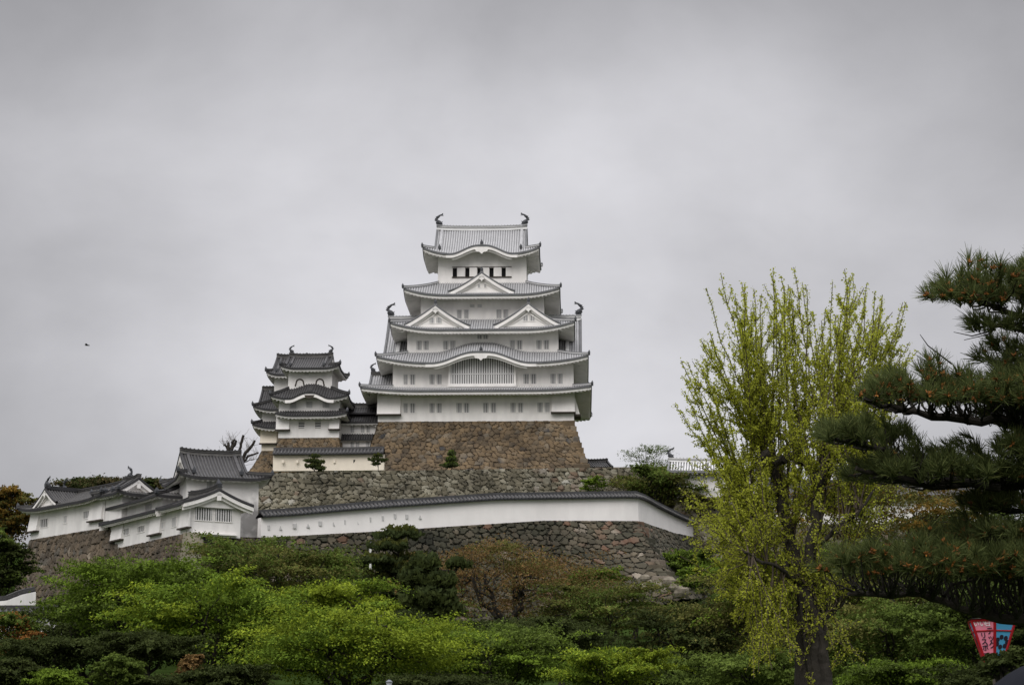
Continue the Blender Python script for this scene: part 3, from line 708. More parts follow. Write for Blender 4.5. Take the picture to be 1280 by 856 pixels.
    b = MB(); x1 = S1[1]; V = [(x1, .2, z1e), (x1+.75, .2, .9), (x1+.75, 3.2, .9), (x1, 3.2, z1e), (x1, .2, .9), (x1, 3.2, .9)]
    b.add(V, [(0, 1, 2, 3), (1, 4, 5, 2)], 0); b.add(V, [(0, 4, 1), (3, 2, 5)], 0); b.box(x1+.003, x1+.9, .1, 3.3, .62, .89, 1); b.build('stone_drop_chute', [pl, M['wood']], K)
    # battered stone base, tier by tier one surface round three sides
    zb = F.Z(600, 600, -3.0); q = [(S1[0]+.15, S1[3]), (S1[0]+.15, .12), (S1[1]-.15, .12), (S1[1]-.15, S1[3])]
    lo = 2.7
    r = [(S1[0]-lo, S1[3]), (S1[0]-lo, -lo), (S1[1]+lo-.1, -lo), (S1[1]+lo-.1, S1[3])]
    top = [(a, b_, -.02+(0.0)) for a, b_ in q]; bot = [(a, b_, zb) for a, b_ in r]
    def shift(U, V): return .12*np.sin(U*.35+V*.8)+.08*np.sin(U*.9-V*.5)
    sb_ = stone_wall('stone_base', top, bot, M['stone_keep'], None, cu=.74, cv=.58, step=.10, depth=.17, seed=3, parent=K, tone_shift=shift)
    cornerstones(sb_, (S1[1]-.15, .12, -.02), (S1[1]+lo-.1, -lo, zb), (-1, 0), (0, 1), .75, 1.9, .9, M['stone_keep'], 4)
    return F
KF = build_keep()

# ================================================================== the two small keeps and the corridor
def tower(F, name, label, storeys, eaves, roofs_z, D, pl, opts):
    pass
def build_west():
    F = Frame(387, 547, 288, -3.0); s = 4.755
    def px(a): return 300+a/s
    def py(a): return 420+a/s
    K = thing('small_keep', 'smaller white keep with three dark tiled roofs, standing left of the main keep', 'castle keep', F.o, F.a)
    D = 9.0; yc = D/2; pl = M['plaster_old']
    S1 = (F.X(348, 535), F.X(424, 535), 0, D); S2 = (F.X(348.5, 505), F.X(425, 505), .1, D-.1); S3 = (F.X(360.5, 470, 1.3), F.X(415, 470, 1.3), 1.3, D-1.3)
    oh = 1.5
    E1 = (F.X(344, 518, -oh), F.X(436.5, 518, -oh), -oh, D+oh); E2 = (F.X(337.5, 495, -oh), F.X(436, 495, -oh), .1-oh, D-.1+oh); E3 = (F.X(350.5, 460, 0), F.X(425, 460, 0), -.1, D+.1)
    E1 = (E1[0], F.X(434, 518, -oh), E1[2], E1[3])
    z1e, z2e, z3e = F.Z(387, 518.5, -oh), F.Z(387, 497.5, -oh), F.Z(387, 460, 0)
    z1t, z2t, zr = F.Z(387, 513.8, .1), F.Z(387, 486.0, 1.3), F.Z(387, 446, yc)
    h1 = [(F.X(px(a), 530), F.X(px(b), 530), F.Z(387, py(547)), F.Z(387, py(506))) for a, b in ((347, 384), (445, 481))]
    walls(K, S1, 0, z1e+.5, pl, h1)
    for h in h1: window(K, *h, 0, bars=3, horiz=True)
    h2 = [(F.X(px(a), 505), F.X(px(b), 505), F.Z(387, py(427)), F.Z(387, py(385))) for a, b in ((296, 335), (392, 430), (490, 532))]
    walls(K, S2, z1e, z2e+.5, pl, h2)
    for h in h2: window(K, *h, .1, bars=5, pale=True)
    walls(K, S3, z2e, z3e+.5, pl)
    wv = (F.X(px(383), 467, 1.3), F.X(px(412), 467, 1.3), F.Z(387, py(233), 1.3), F.Z(387, py(216), 1.3)); window(K, *wv, 1.28, bars=3, proud=True, pale=True)
    for c in (356, 475):   # bell-shaped windows
        x = F.X(px(c), 477, 1.3); z0, z1 = F.Z(387, py(297), 1.3), F.Z(387, py(256), 1.3); w = .52
        pr = [(x-w*1.2, z0), (x-w, z0+.35*(z1-z0)), (x-w*.85, z0+.75*(z1-z0)), (x-w*.45, z0+.93*(z1-z0)), (x, z1), (x+w*.45, z0+.93*(z1-z0)), (x+w*.85, z0+.75*(z1-z0)), (x+w, z0+.35*(z1-z0)), (x+w*1.2, z0)]
        f = MB(); f.tube([(a, 1.26, b) for a, b in pr], .10, 5, 0); f.poly([(a, b) for a, b in pr], 1.27, 1.29, 1); f.build('bell_window', [M['wood'], M['plaster_old']], K)
    bx = F.X(386.5, 497, -oh); bw = F.X(413, 497, -oh)-bx
    roof(K, E1, S2, z1e, z1t, S1, DARK, pl, lift=.35, conc=.1, drop=.4, rise=.3, rafters=.5)
    roof(K, E2, S3, z2e, z2t, S2, DARK, pl, lift=.5, conc=.2, bump=(bx, bw, .8, .2), drop=.4, rise=.3, rafters=.5)
    g0, g1 = F.X(361.5, 445, yc), F.X(416.5, 445, yc)
    roof(K, E3, (g0, g1), z3e, zr, S3, DARK, pl, lift=.45, conc=.3, um=.28, hip=True, ridge_h=.45, orn=1.0, drop=.4, rise=.3, rafters=.5)
    X = np.linspace(bx-bw*1.15, bx+bw*1.15, 33); Z = z2e-.2+.8*bumpf((X-bx)/bw); b = MB()
    b.grid(np.stack([np.stack([X, np.full_like(X, E2[2]+y_), Z+d], -1) for y_, d in ((.03, 0), (.03, -.42), (.3, -.42), (.3, 0))], 1), 0, close=True)
    b.poly([(bx-.7, z2e+.45), (bx-.5, z2e+.1), (bx, z2e-.1), (bx+.5, z2e+.1), (bx+.7, z2e+.45)], E2[2], E2[2]+.12, 1)
    b.build('curved_bargeboard', [M['plaster'], M['wood']], K)
    w = MB(); w.grid(np.stack([np.stack([X, np.full_like(X, .11), np.full_like(X, z2e-.2)], -1), np.stack([X, np.full_like(X, .11), z2e+.1+.8*bumpf((X-bx)/bw)], -1)], 1)[4:-4], 0); w.build('gable_wall', [pl], K)
    r = MB(); zz = z2e+.8; r.bar([(bx, E2[2]+.1, zz), (bx, E2[2]+1, zz+.3), (bx, E2[2]+2, zz+.8)], .35, .3, 0); ornament_oni(r, (bx, E2[2]+.2, zz+.2), .9, 0); r.build('ridge', [M['dcap']], K)
    chute(K, F.X(px(214), 530, -.3), F.X(px(293), 530, -.3), z1e+.2, F.Z(360, py(553), -.5), 0, pl, d=.5)
    chute(K, F.X(px(530), 530, -.3), F.X(px(590), 530, -.3), z1e+.2, F.Z(415, py(550), -.5), 0, pl, d=.5)
    zb = F.Z(387, 580, -1)
    q = [(S1[0]+.1, D), (S1[0]+.1, .1), (S1[1]-.1, .1), (S1[1]-.1, D)]; r = [(S1[0]-.9, D), (S1[0]-.9, -1.1), (S1[1]+1.0, -1.1), (S1[1]+1, D)]
    stone_wall('stone_base', [(*a, -.02) for a in q], [(*a, zb) for a in r], M['stone_keep'], None, cu=.6, cv=.4, step=.12, depth=.15, seed=21, parent=K)
    # side gable block on the right (east) flank of the second roof
    return F
WF = build_west()
def build_corner_keep():
    F = Frame(360, 563, 302, -3.0)
    K = thing('small_keep', 'small keep mostly hidden behind another, only its left roof tips and walls showing', 'castle keep', F.o, F.a)
    D = 11.0; pl = M['plaster_old']; yc = D/2
    S1 = (F.X(327, 545), F.X(402, 545), 0, D); S2 = (F.X(327, 520), F.X(402, 520), .1, D-.1); S3 = (F.X(343, 470, 1.2), F.X(388, 470, 1.2), 1.2, D-1.2)
    oh = 1.6
    E1 = (F.X(315, 532, -oh), F.X(412, 532, -oh), -oh, D+oh); E2 = (F.X(316, 508, -oh), F.X(412, 508, -oh), -oh+.1, D+oh-.1); E3 = (F.X(332.5, 466, -.3), F.X(398, 466, -.3), -.3, D+.3)
    z1e, z2e, z3e = F.Z(340, 534, -oh), F.Z(340, 511.5, -oh), F.Z(340, 468, -.3)
    z1t, z2t, zr = F.Z(340, 527, .1), F.Z(340, 500, 1.2), F.Z(360, 447, yc)
    walls(K, S1, 0, z1e+.5, M['plaster_cream']); walls(K, S2, z1e, z2e+.5, pl); walls(K, S3, z2e, z3e+.5, pl)
    roof(K, E1, S2, z1e, z1t, S1, DARK, pl, lift=.55, conc=.1, drop=.4, rise=.3, rafters=.5)
    roof(K, E2, S3, z2e, z2t, S2, DARK, pl, lift=.55, conc=.2, drop=.4, rise=.3, rafters=.5)
    roof(K, E3, (F.X(346, 450, yc), F.X(385, 450, yc)), z3e, zr, S3, DARK, pl, lift=.5, conc=.3, um=.3, hip=True, ridge_h=.5, orn=0, drop=.4, rise=.3, rafters=.5)
    # a side gable roof standing on the second roof
    za = F.Z(335, 487, 3.5); a0, a1 = F.X(327.5, 490, 3.5), S3[0]+.1; zb = z2e+.3
    s1 = Side(a0, a1, a0, a1, -.7, 3.6, 1, 1, False, zb, za-zb, .3, 0); s2 = Side(a0, a1, a0, a1, 7.9, 3.6, 1, 1, False, zb, za-zb, .3, 0)
    mb = MB(); s1.rows(mb); s2.rows(mb); wr = mb.build('side_gable_roof', DARK, K)
    gable_end(wr, a0, -1, -.7, 7.9, 3.6, lambda t: zb+s1.prof(t), DARK, pl)
    ridge_bar(wr, [(a0, 3.6, za), ((a0+a1)/2, 3.6, za), (a1, 3.6, za)], .45, .5, DARK)
    chute(K, S1[0]-.15, S1[0]+2.2, z1e+.1, F.Z(330, 553.5, -.5), 0, M['plaster_cream'], d=.5)
    zb = F.Z(360, 592, -1.5); q = [(S1[0]+.1, D), (S1[0]+.1, .1), (S1[1]-.1, .1), (S1[1]-.1, D)]; r = [(S1[0]-1.7, D), (S1[0]-1.7, -1.4), (S1[1]+1.0, -1.4), (S1[1]+1, D)]
    stone_wall('stone_base', [(*a, -.02) for a in q], [(*a, zb) for a in r], M['stone_keep'], None, cu=.6, cv=.4, step=.14, depth=.15, seed=31, parent=K)
build_corner_keep()
def build_corridor():
    F = Frame(450, 562, 290.2, -3.0); s = 4.755; py = lambda a: 420+a/s; px = lambda a: 300+a/s
    K = thing('connecting_turret', 'two-storey white connecting turret with dark roofs joining the small keep to the main keep', 'castle building', F.o, F.a)
    D = 6; pl = M['plaster_old']; x0, x1 = F.X(423, 550), F.X(473, 550)
    A = (x0, x1, 0, D); B = (x0, x1, .1, D-.1)
    def hs(xs, a, b, y): return [(F.X(px(p), 540, y), F.X(px(q), 540, y), F.Z(450, py(b), y), F.Z(450, py(a), y)) for p, q in xs]
    h1 = hs(((655, 680), (687, 711), (748, 773)), 624, 667, 0); h2 = hs(((655, 680), (716, 740), (749, 774)), 528, 573, .1)
    z1e, z2e = F.Z(450, py(610), -.8), F.Z(450, py(506), -1.2)
    walls(K, A, 0, z1e+.5, pl, h1); walls(K, B, z1e+.2, z2e+.4, pl, h2)
    for h in h1: window(K, *h, 0, bars=3)
    for h in h2: window(K, *h, .1, bars=3)
    roof(K, (x0-.3, x1, -.6, D+.9), (x0-.1, x1, .1, D-.1), z1e, F.Z(450, py(583), .1), A, DARK, pl, lift=0, conc=0, drop=.22, rise=.15, rafters=.5, sides='F')
    roof(K, (x0, x1, -.8, D+.8), (x0, x1), z2e, F.Z(450, py(420), 3), B, DARK, pl, lift=0, conc=.2, um=.001, hip=True, ridge_h=.5, orn=0, drop=.35, rise=.25, rafters=.5)
    # the lower roof step in front of the ridge
    b = MB(); b.box(x0, x1, .2, 5.8, z2e+1.2, z2e+1.4, 0); b.build('roof_band', [M['dtile']], K)
    b = MB(); b.box(x0, x1, -.3, D, F.Z(450, 600, 0), -.01, 0); b.build('stone_base', [M['stone_keep']], K)
build_corridor()

# ================================================================== turrets of the lower bailey (left)
def hip_house(F, name, label, cat, w, D, h, pl, ze_over=1.1, rise=2.4, lift=.4, um=.3, gx=1.3, holes=(), ridge_h=.5, orn=0, mats=DARK, conc=.25, z0=0, rafters=.55, drop=.24):
    K = thing(name, label, cat, F.o, F.a); S = (0, w, 0, D)
    walls(K, S, z0, h+.35, pl, holes)
    E = (-ze_over, w+ze_over, -ze_over, D+ze_over)
    gl, gr = gx if isinstance(gx, tuple) else (gx, gx); g = (E[0]+gl, E[1]-gr)
    roof(K, E, g, h, h+rise, S, mats, M['plaster'], lift=lift, conc=conc, um=um, hip=True, ridge_h=ridge_h, orn=orn, drop=drop, rise=.3, rafters=rafters)
    return K
zq = lambda x: x/3.765
def build_lower():
    # D: tall turret at the right of the group
    F = Frame(231.6, 670, 217, 19)
    w = F.X(322.7, 640); h = F.Z(270, 597, -1.1); zz = lambda a: 540+a/3.765
    ho = [(F.X(zq(972), 606), F.X(zq(1003), 606), F.Z(260, zz(270)), F.Z(260, zz(229))), (F.X(zq(1008), 606), F.X(zq(1043), 606), F.Z(260, zz(270)), F.Z(260, zz(229)))]
    mp = M['plaster_stain']
    K = hip_house(F, 'corner_turret', 'tallest white turret of the lower group, with dark mould on its front wall', 'turret', w, 7.6, h, mp, rise=3.0, um=.25, gx=(1.0, 2.2), holes=ho, ridge_h=.5, conc=.3, z0=-.6)
    for a in ho: window(K, *a, 0, bars=5)
    z0, z1 = h-1.9, h-.9; window(K, 3.2, 4.1, z0, z1, -.02, bars=3, axis='yl', proud=True)
    # C: long gallery going back-left with a gabled block at its near end
    F = Frame(137, 687.5, 228, -58.6)
    e = P(236, 670, 210); L = math.hypot(e[0]-F.o[0], e[1]-F.o[1]); h = 2.75; D = 5.4
    K = thing('gate_gallery', 'lowest white gallery on a slanting stone base, gabled near end with two wide lattice windows', 'castle building', F.o, F.a)
    hz = .0
    S = (0, L, 0, D)
    def seg(pa, pb, za_, zb_): return (F.X(zq(pa), 675), F.X(zq(pb), 660), za_, zb_)
    hs = [(F.X(zq(a), 665), F.X(zq(b), 665), F.Z(zq(a), zz(c), 0), F.Z(zq(a), zz(d), 0)) for a, b, c, d in ((579, 609, 487, 458), (647, 681, 474, 446), (755, 771, 458, 427), (808, 829, 447, 404))]
    walls(K, S, -.3, h+.25, M['plaster_old'], hs)
    for a in hs: window(K, *a, 0, bars=4)
    for (a, b, t, bo) in ((508, 560, 445, 508), (687, 738, 400, 480), (828, 872, 385, 450)):
        xa, xb = F.X(zq(a), 665, -.5), F.X(zq(b), 665, -.5); chute(K, xa, xb, h+.1, F.Z(zq((a+b)/2), zz(bo), -.3), 0, M['plaster_old'], d=.3)
    # roof: low slope along the gallery, full gable over the last 6 m
    xg = L-6.0
    s = Side(-1.0, xg, -1.0, xg, -.95, D/2+1.2, 1, 1, False, h, 1.15, .1, 0); mb = MB(); s.rows(mb)
    s_b = Side(-1.0, xg, -1.0, xg, D+.95, D/2+1.2, 1, 1, False, h, 1.15, .1, 0); s_b.rows(mb)
    ro = mb.build('gallery_roof', DARK, K); ev = MB()
    for q in (s, s_b): q.eave(ev, .22, .32, .25, rafters=.55)
    ev.build('eave', [M['plaster'], M['dtile']], ro)
    gable_end(ro, -1.0, -1, -.95, D+.95, D/2+1.2, lambda t: h+s.prof(t), DARK, M['plaster_old'])
    ridge_bar(ro, [(-1, D/2+1.2, h+1.12), (xg/2, D/2+1.2, h+1.12), (xg, D/2+1.2, h+1.12)], .4, .4, DARK)
    E = (xg-.3, L+.9, -1.0, D+1.0)
    zr = F.Z(259, 617, D/2)+.0
    r2, SS = roof(K, E, (xg-.3, L+.9), h, zr, S, DARK, M['plaster'], lift=.15, conc=.32, um=.001, hip=True, ridge_h=.55, orn=0, drop=.32, rise=.3, rafters=.55, name='gable_roof')
    ornament = MB(); ornament_oni(ornament, (L+.7, D/2, zr+.4), 1.2, 0); ornament.build('ridge_end_tile', [M['iron']], r2)
    # gable wall + the pair of wide lattice windows on the right-hand face
    g = MB(); g.quad((L+.01, 0, h), (L+.01, D, h), (L+.01, D*.62, h+(zr-h)*.72), (L+.01, D*.38, h+(zr-h)*.72), 0); g.build('gable_wall', [M['plaster']], K)
    for (a, b) in ((.55, 2.35), (2.65, 4.45)): window(K, a, b, h-1.5, h-.3, L+.03, bars=7, axis='yr', proud=True)
    m = MB(); m.box(L+.003, L+.35, .1, D-.4, -.12, .0, 0); m.box(L-.2, L+.003, .4, D-.8, -.9, -.31, 1); m.build('stone_drop_slot', [M['plaster'], M['wooddk']], K)
    CF = F
    # B: middle range behind C
    F2 = Frame(133, 662, 232, -58.6); e = P(204, 650, 219.5); L2 = math.hypot(e[0]-F2.o[0], e[1]-F2.o[1])+.5
    h2 = F2.Z(133, 636, -1.0)
    hb = [(F2.X(zq(a), 640), F2.X(zq(b), 640), F2.Z(zq(a), zz(c), 0), F2.Z(zq(a), zz(d), 0)) for a, b, c, d in ((563, 593, 398, 366), (684, 716, 374, 340))]
    K = hip_house(F2, 'middle_turret', 'low white range with a dark roof wedged between the far turret and the tall turret', 'turret', L2, 5.0, h2, M['plaster_old'], rise=1.3, um=.5, gx=2.0, holes=hb, lift=.1, ridge_h=.3)
    for a in hb: window(K, *a, 0, bars=4, pale=True)
    # A: far-left turret
    F3 = Frame(38, 674.5, 242, -50); e = P(131, 661, 229.5); L3 = math.hypot(e[0]-F3.o[0], e[1]-F3.o[1]); D3 = 7
    h3 = F3.Z(38, 638, -1.0)
    hc = [(F3.X(zq(a), 650), F3.X(zq(b), 650), F3.Z(zq(a), zz(c), 0), F3.Z(zq(a), zz(d), 0)) for a, b, c, d in ((189, 228, 450, 412), (301, 316, 428, 395), (391, 422, 408, 375))]
    K = hip_house(F3, 'far_turret', 'long white turret at the far left with two small gables on its dark roof', 'turret', L3, D3, h3, M['plaster_old'], rise=2.0, um=.3, gx=1.8, holes=hc, lift=.45, ridge_h=.45, orn=1.3)
    for a in hc: window(K, *a, 0, bars=4)
    chute(K, -.1, 1.9, h3+.1, .9, 0, M['plaster_old'], d=.4)
    xa, xb = F3.X(zq(425), 640), F3.X(zq(486), 640); chute(K, xa, xb, h3+.1, F3.Z(120, zz(412), -.3), 0, M['plaster_old'], d=.3)
    # cross gable near its left end
    xg_ = F3.X(57, 625, -.4); g = chidori(K, xg_+.3, 2.7, h3+2.15, h3+.35, -.75, 3.6, DARK, M['plaster'], [], orn=1.0, bd=.3)
    shachi(g, (xg_+.3, -.3, h3+2.5), 1.1, -1, [M['iron']])
    # small hipped block closing the right end, its gable to the right
    F4 = Frame(131, 661, 229.4, -50); h4 = F4.Z(140, 620, -.8)-.0
    hb = hip_house(F4, 'end_turret', 'small white block with a gable facing right, between far turret and middle range', 'turret', 3.4, 4.2, h4+.2, M['plaster_old'], rise=1.8, um=.25, gx=1.3, lift=.25, ridge_h=.45, orn=0)
    return CF, F3, F4
CF, AF, A4 = build_lower()
# ================================================================== terrain and retaining walls
def interp(x, xs, ys): return np.interp(x, xs, ys)
# foot line of the lower retaining walls (world x -> y) and heights
wl = [P(35, 675, 241.5), P(131, 662, 229), P(137, 688, 228), P(237, 671, 210), P(322, 672, 217.5), P(560, 658, 229), P(797, 650, 240), P(884, 672, 266)]
WX = np.array([-200, -75, wl[0][0], wl[1][0], wl[3][0], wl[4][0], wl[5][0], wl[6][0], wl[7][0], 60, 200])
WY = np.array([262, 262, 243, 231, 213, 218, 229, 240, 262, 266, 268])
WB = np.array([14, 14, 18, 18, 15, 15, 16, 18.0, 22, 20, 18])      # foot height
WT = np.array([20, 24, 25.4, 25.4, 22.8, 23.6, 25.5, 27.2, 26.5, 24, 22])
def smooth(t): t = np.clip(t, 0, 1); return t*t*(3-2*t)
def ground_h(x, y):
    x = np.asarray(x, float); y = np.asarray(y, float)
    wy = np.interp(x, WX, WY); zb = np.interp(x, WX, WB); zt = np.interp(x, WX, WT)
    foot = wy-3.0
    side = smooth((x+140)/70)*smooth((150-x)/80)
    t = np.clip((y-88)/(foot-88), 0, 1)
    h = zb*(t**1.15)*side
    h = np.where(y > wy-1.0, (zb+(zt-zb)*smooth((y-wy+1.0)/1.6))*side, h)
    up = smooth((y-268.5)/3.0)*smooth((x+42)/6)*smooth((34-x)/7)
    h = h+(37.55-h)*up
    far = smooth((y-340)/80); h = h*(1-far)
    return h+.15*np.sin(x*.31)*np.sin(y*.23)*np.clip(h/5, 0, 1)*(y < foot)
def gz(x, y): return float(ground_h(x, y))
M['grass'] = mat('hill_grass', (.026, .042, .010), 1.0, var=.55, scale=.25, bump=.8, bscale=3, spec=0)
M['earth'] = mat('park_ground', (.09, .085, .06), .95, var=.35, scale=.4, bump=.4, bscale=3)
def build_ground():
    xs = np.concatenate([np.linspace(-1500, -150, 12), np.arange(-140, 150, 1.6), np.linspace(160, 1500, 12)])
    ys = np.concatenate([[-300, -100, 0, 40, 70], np.arange(85, 345, 1.3), np.linspace(350, 440, 20), [600, 1200, 3000]])
    X, Y = np.meshgrid(xs, ys, indexing='ij'); Z = ground_h(X, Y)
    mb = MB(); mb.grid(np.stack([X, Y, Z], -1), 0)
    o = mb.build('ground', [M['grass']], smooth=True); o['kind'] = 'structure'
build_ground()
def shiftg(U, V): return .10*np.sin(U*.12)+.07*np.sin(U*.31+V*.6)
# upper retaining wall under the keeps
a, b = P(324, 591, 268), P(860, 582.5, 266)
c = P(905, 600, 285)
tp = [(a[0]-2, 290, a[2]), (a[0], a[1], a[2]), (b[0], b[1], b[2]+.0), (c[0], c[1], b[2]-.2)]
bt = [(a[0]-4, 290, 24), (a[0]-3, a[1]-3.2, 24), (b[0]+2.5, b[1]-3, 23), (c[0]+2.5, c[1]-1, 23)]
w_up = stone_wall('retaining_wall', tp, bt, M['stone_grey'], 'upper grey-green stone retaining wall directly beneath the keeps', cu=.8, cv=.55, step=.13, depth=.24, seed=9, tone_shift=shiftg)
rr = random.Random(3)
# lower wall under the long plaster wall, with its curved corner
kx = P(797, 651, 240); foot = P(852, 742, 233)
tl = [np.array(wl[4])+np.array([-6.5, 1.0, -.05]), np.array(P(322, 672, 217.5)), np.array(P(470, 664, 224.5)), np.array(P(560, 658, 229)), np.array(P(680, 650.5, 234.5)), kx, np.array(P(842, 666, 253)), np.array(P(884, 674.5, 266))]
bl = [np.array([t[0]+.2, t[1]-2.6, np.interp(t[0], WX, WB)-2]) for t in tl]
bl[5] = foot; bl[5][2] -= .5; bl[6] = np.array([tl[6][0]+4.0, tl[6][1]-3.0, foot[2]+1.2]); bl[7] = np.array([tl[7][0]+3.0, tl[7][1]-1.5, foot[2]+2])
bl[4][0] += 1.5; bl[3][0] += .8
def shiftl(U, V): return .13*np.sin(U*.15+1)+.08*np.sin(U*.4+V*.5)
w_lo = stone_wall('retaining_wall', tl, bl, M['stone_low'], 'lower dark mossy stone wall beneath the long white wall, its right corner tumbling down', cu=.95, cv=.56, step=.11, depth=.30, seed=14, curve=1.6, tone_shift=shiftl, wob=.25)
cornerstones(w_lo, tl[5], bl[5], (-1, -.15), (.75, 1), .62, 1.7, .9, M['stone_low'], 8)
# wall under the gallery and the far turret
g0 = CF.world(-.2, .05, 0); g1 = CF.world(CF.X(236, 670)+.1, .05, 0); g2 = P(262, 671, 211.6); g3 = tl[0]
def down(p, d, z): return np.array([p[0]+d[0], p[1]+d[1], z])
nC = np.array([-math.cos(R(31.4)), -math.sin(R(31.4))])
stone_wall('retaining_wall', [g0, g1, P(300, 671, 214), tl[1]+np.array([.4, -.2, 0])], [down(g0, nC*2.2, 15), down(g1, nC*1.6+np.array([0, -1.6]), 14), down(P(300, 671, 214), (0, -2.4), 14), down(tl[1], (0, -2.6), 14)], M['stone_red'],
           'red-brown stone wall beneath the lowest gallery', cu=.7, cv=.55, step=.12, depth=.24, seed=40)
# pale dressed corner pillar
pi = MB(); q = g1+np.array([.1, -.05, 0]); rnd = random.Random(6)
for i in range(8):
    z = q[2]-.05-i*.62; o = .16*i
    d1 = np.array([-math.sin(R(31.4))*-1, 0]); 
    L_ = 1.45 if i % 2 else 1.1
    ca, sa = math.cos(R(14)), math.sin(R(14))
    x0, y0 = q[0]-.15+nC[0]*o*.35, q[1]-.25-o*.75
    V = []
    for zz in (z-.6, z):
        for (u, v) in ((-.55, 0), (L_, 0), (L_, 1.3), (-.55, 1.3)): V.append((x0+u*ca-v*sa*.2, y0+u*sa+v, zz))
    pi.add(V, [(0, 1, 5, 4), (1, 2, 6, 5), (2, 3, 7, 6), (3, 0, 4, 7), (4, 5, 6, 7)], 0)
tag(pi.build('stone_pillar', [M['ashlar']]), 'pale pillar of squared stone blocks under the gabled end of the gallery', 'stone pillar')
nA = np.array([-math.sin(R(50)), -math.cos(R(50))])
a0 = AF.world(-.1, .05, 0); a1 = AF.world(AF.X(131, 661), .05, 0); a2 = A4.world(5.5, .05, 0); ab = AF.world(-.1, 8, 0)
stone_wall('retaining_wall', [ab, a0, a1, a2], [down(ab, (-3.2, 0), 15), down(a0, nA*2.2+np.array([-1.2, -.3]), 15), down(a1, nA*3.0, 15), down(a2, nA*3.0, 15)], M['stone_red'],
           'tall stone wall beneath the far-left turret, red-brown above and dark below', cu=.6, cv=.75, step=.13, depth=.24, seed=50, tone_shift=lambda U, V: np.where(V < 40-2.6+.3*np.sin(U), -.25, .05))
COPE = [mat('coping_tile', (.026, .026, .028), .65, var=.3, scale=.8), mat('coping_cap_tile', (.055, .055, .057), .65, var=.3, scale=1), mat('coping_joint', (.13, .125, .12), .8, var=.3, scale=1)]
# the long plaster wall with loopholes
HT = 2.1
zr_ = lambda px, py, Y: P(px, py, Y)[2]
def wp(px, pyb, Y, pyt): b_ = P(px, pyb, Y); return (b_[0], b_[1]+.5, b_[2]-.05, P(px, pyt, Y)[2])
pts = [wp(323, 672, 217.6, 646.5), wp(370, 669, 220, 643.5), wp(430, 666.5, 222.6, 638), wp(480, 663.5, 225, 634), wp(560, 657, 229, 628.5), wp(618, 653, 231.6, 624.5), wp(700, 650.8, 235.5, 623.3), wp(780, 650, 239, 622), wp(795, 651, 240, 622.2)]
pts += [wp(806, 653, 244, 626.5), wp(820, 657.5, 248, 634.5), wp(835, 662.5, 252, 642), wp(852, 668, 257, 650), wp(868, 671.5, 262, 656), wp(884, 675, 267, 661), wp(905, 680, 272, 666)]
Lw, wb_, q_, n_ = path_wall('long_plaster_wall', 'long white wall with tiled coping below the keep, curving downhill at its right end', pts, HT, M['plaster_wall'], COPE, rw=.8)
lh = MB(); hn = 0
for (x, y, k) in ((335, 659, 0), (350.5, 659.5, 1), (368, 657, 0), (385, 656.5, 1), (400, 654, 0), (416.5, 654.5, 1), (430, 652.5, 0), (446.5, 653, 1), (462, 649, 0), (477.5, 647.5, 0), (493, 645, 0), (508, 645.5, 0), (525, 646, 1)):
    Y = np.interp(x, [323, 480, 618], [217.6, 225, 231.6])+.06; c_ = P(x, y, Y); w_ = .17
    m = MB()
    if k: m.add([(-w_, 0, -.2), (w_, 0, -.2), (0, 0, .22), (-w_, .3, -.2), (w_, .3, -.2), (0, .3, .22)], [(0, 1, 4, 3), (1, 2, 5, 4), (2, 0, 3, 5)], 0); m.add([(-w_, .0, -.2), (w_, .0, -.2), (0, .0, .22)], [(0, 1, 2)], 0)
    else: m.box(-w_, w_, 0, .3, -.24, .24, 0)
    m.build('loophole', [M['closed']], Lw, loc=c_)
# small wall in front of the west keep, on its own low footing
pts = [wp(341, 587, 277.5, 568.5), wp(400, 586.6, 277.3, 568.2), wp(440, 586.3, 277, 567.8), wp(480, 585.8, 276.7, 567)]
Fw, *_ = path_wall('short_plaster_wall', 'short cream plaster wall with a dark tiled coping in front of the small keep', pts, 2.0, M['plaster_cream'], DARK, rw=.95, rh=.75)
for x in (353.5, 371.5, 418, 443): 
    m = MB(); m.box(-.13, .13, -.02, .2, -.2, .2, 0); m.build('loophole', [M['wooddk'] if x == 443 else M['plaster_cream']], Fw, loc=P(x, 576.5, 277.15))
# lower-left walls in the bailey
pts = [wp(-40, 799, 168, 769), wp(0, 798.5, 169, 769), wp(76, 796.5, 171, 768.5)]
path_wall('bailey_wall', 'low white tile-topped wall at the lower left edge, behind the orange-leaved shrub', pts, 2, M['plaster_old'], DARK, rw=.8)
w = MB(); 
pts = [wp(-20, 760, 196, 752), wp(5, 760, 197, 750), wp(25, 758, 198, 742), wp(40, 757, 199, 739)]
path_wall('stair_wall', 'slanting white wall fragment at the left edge below the far turret', pts, 2, M['plaster_old'], DARK, rw=.2, rh=.2)
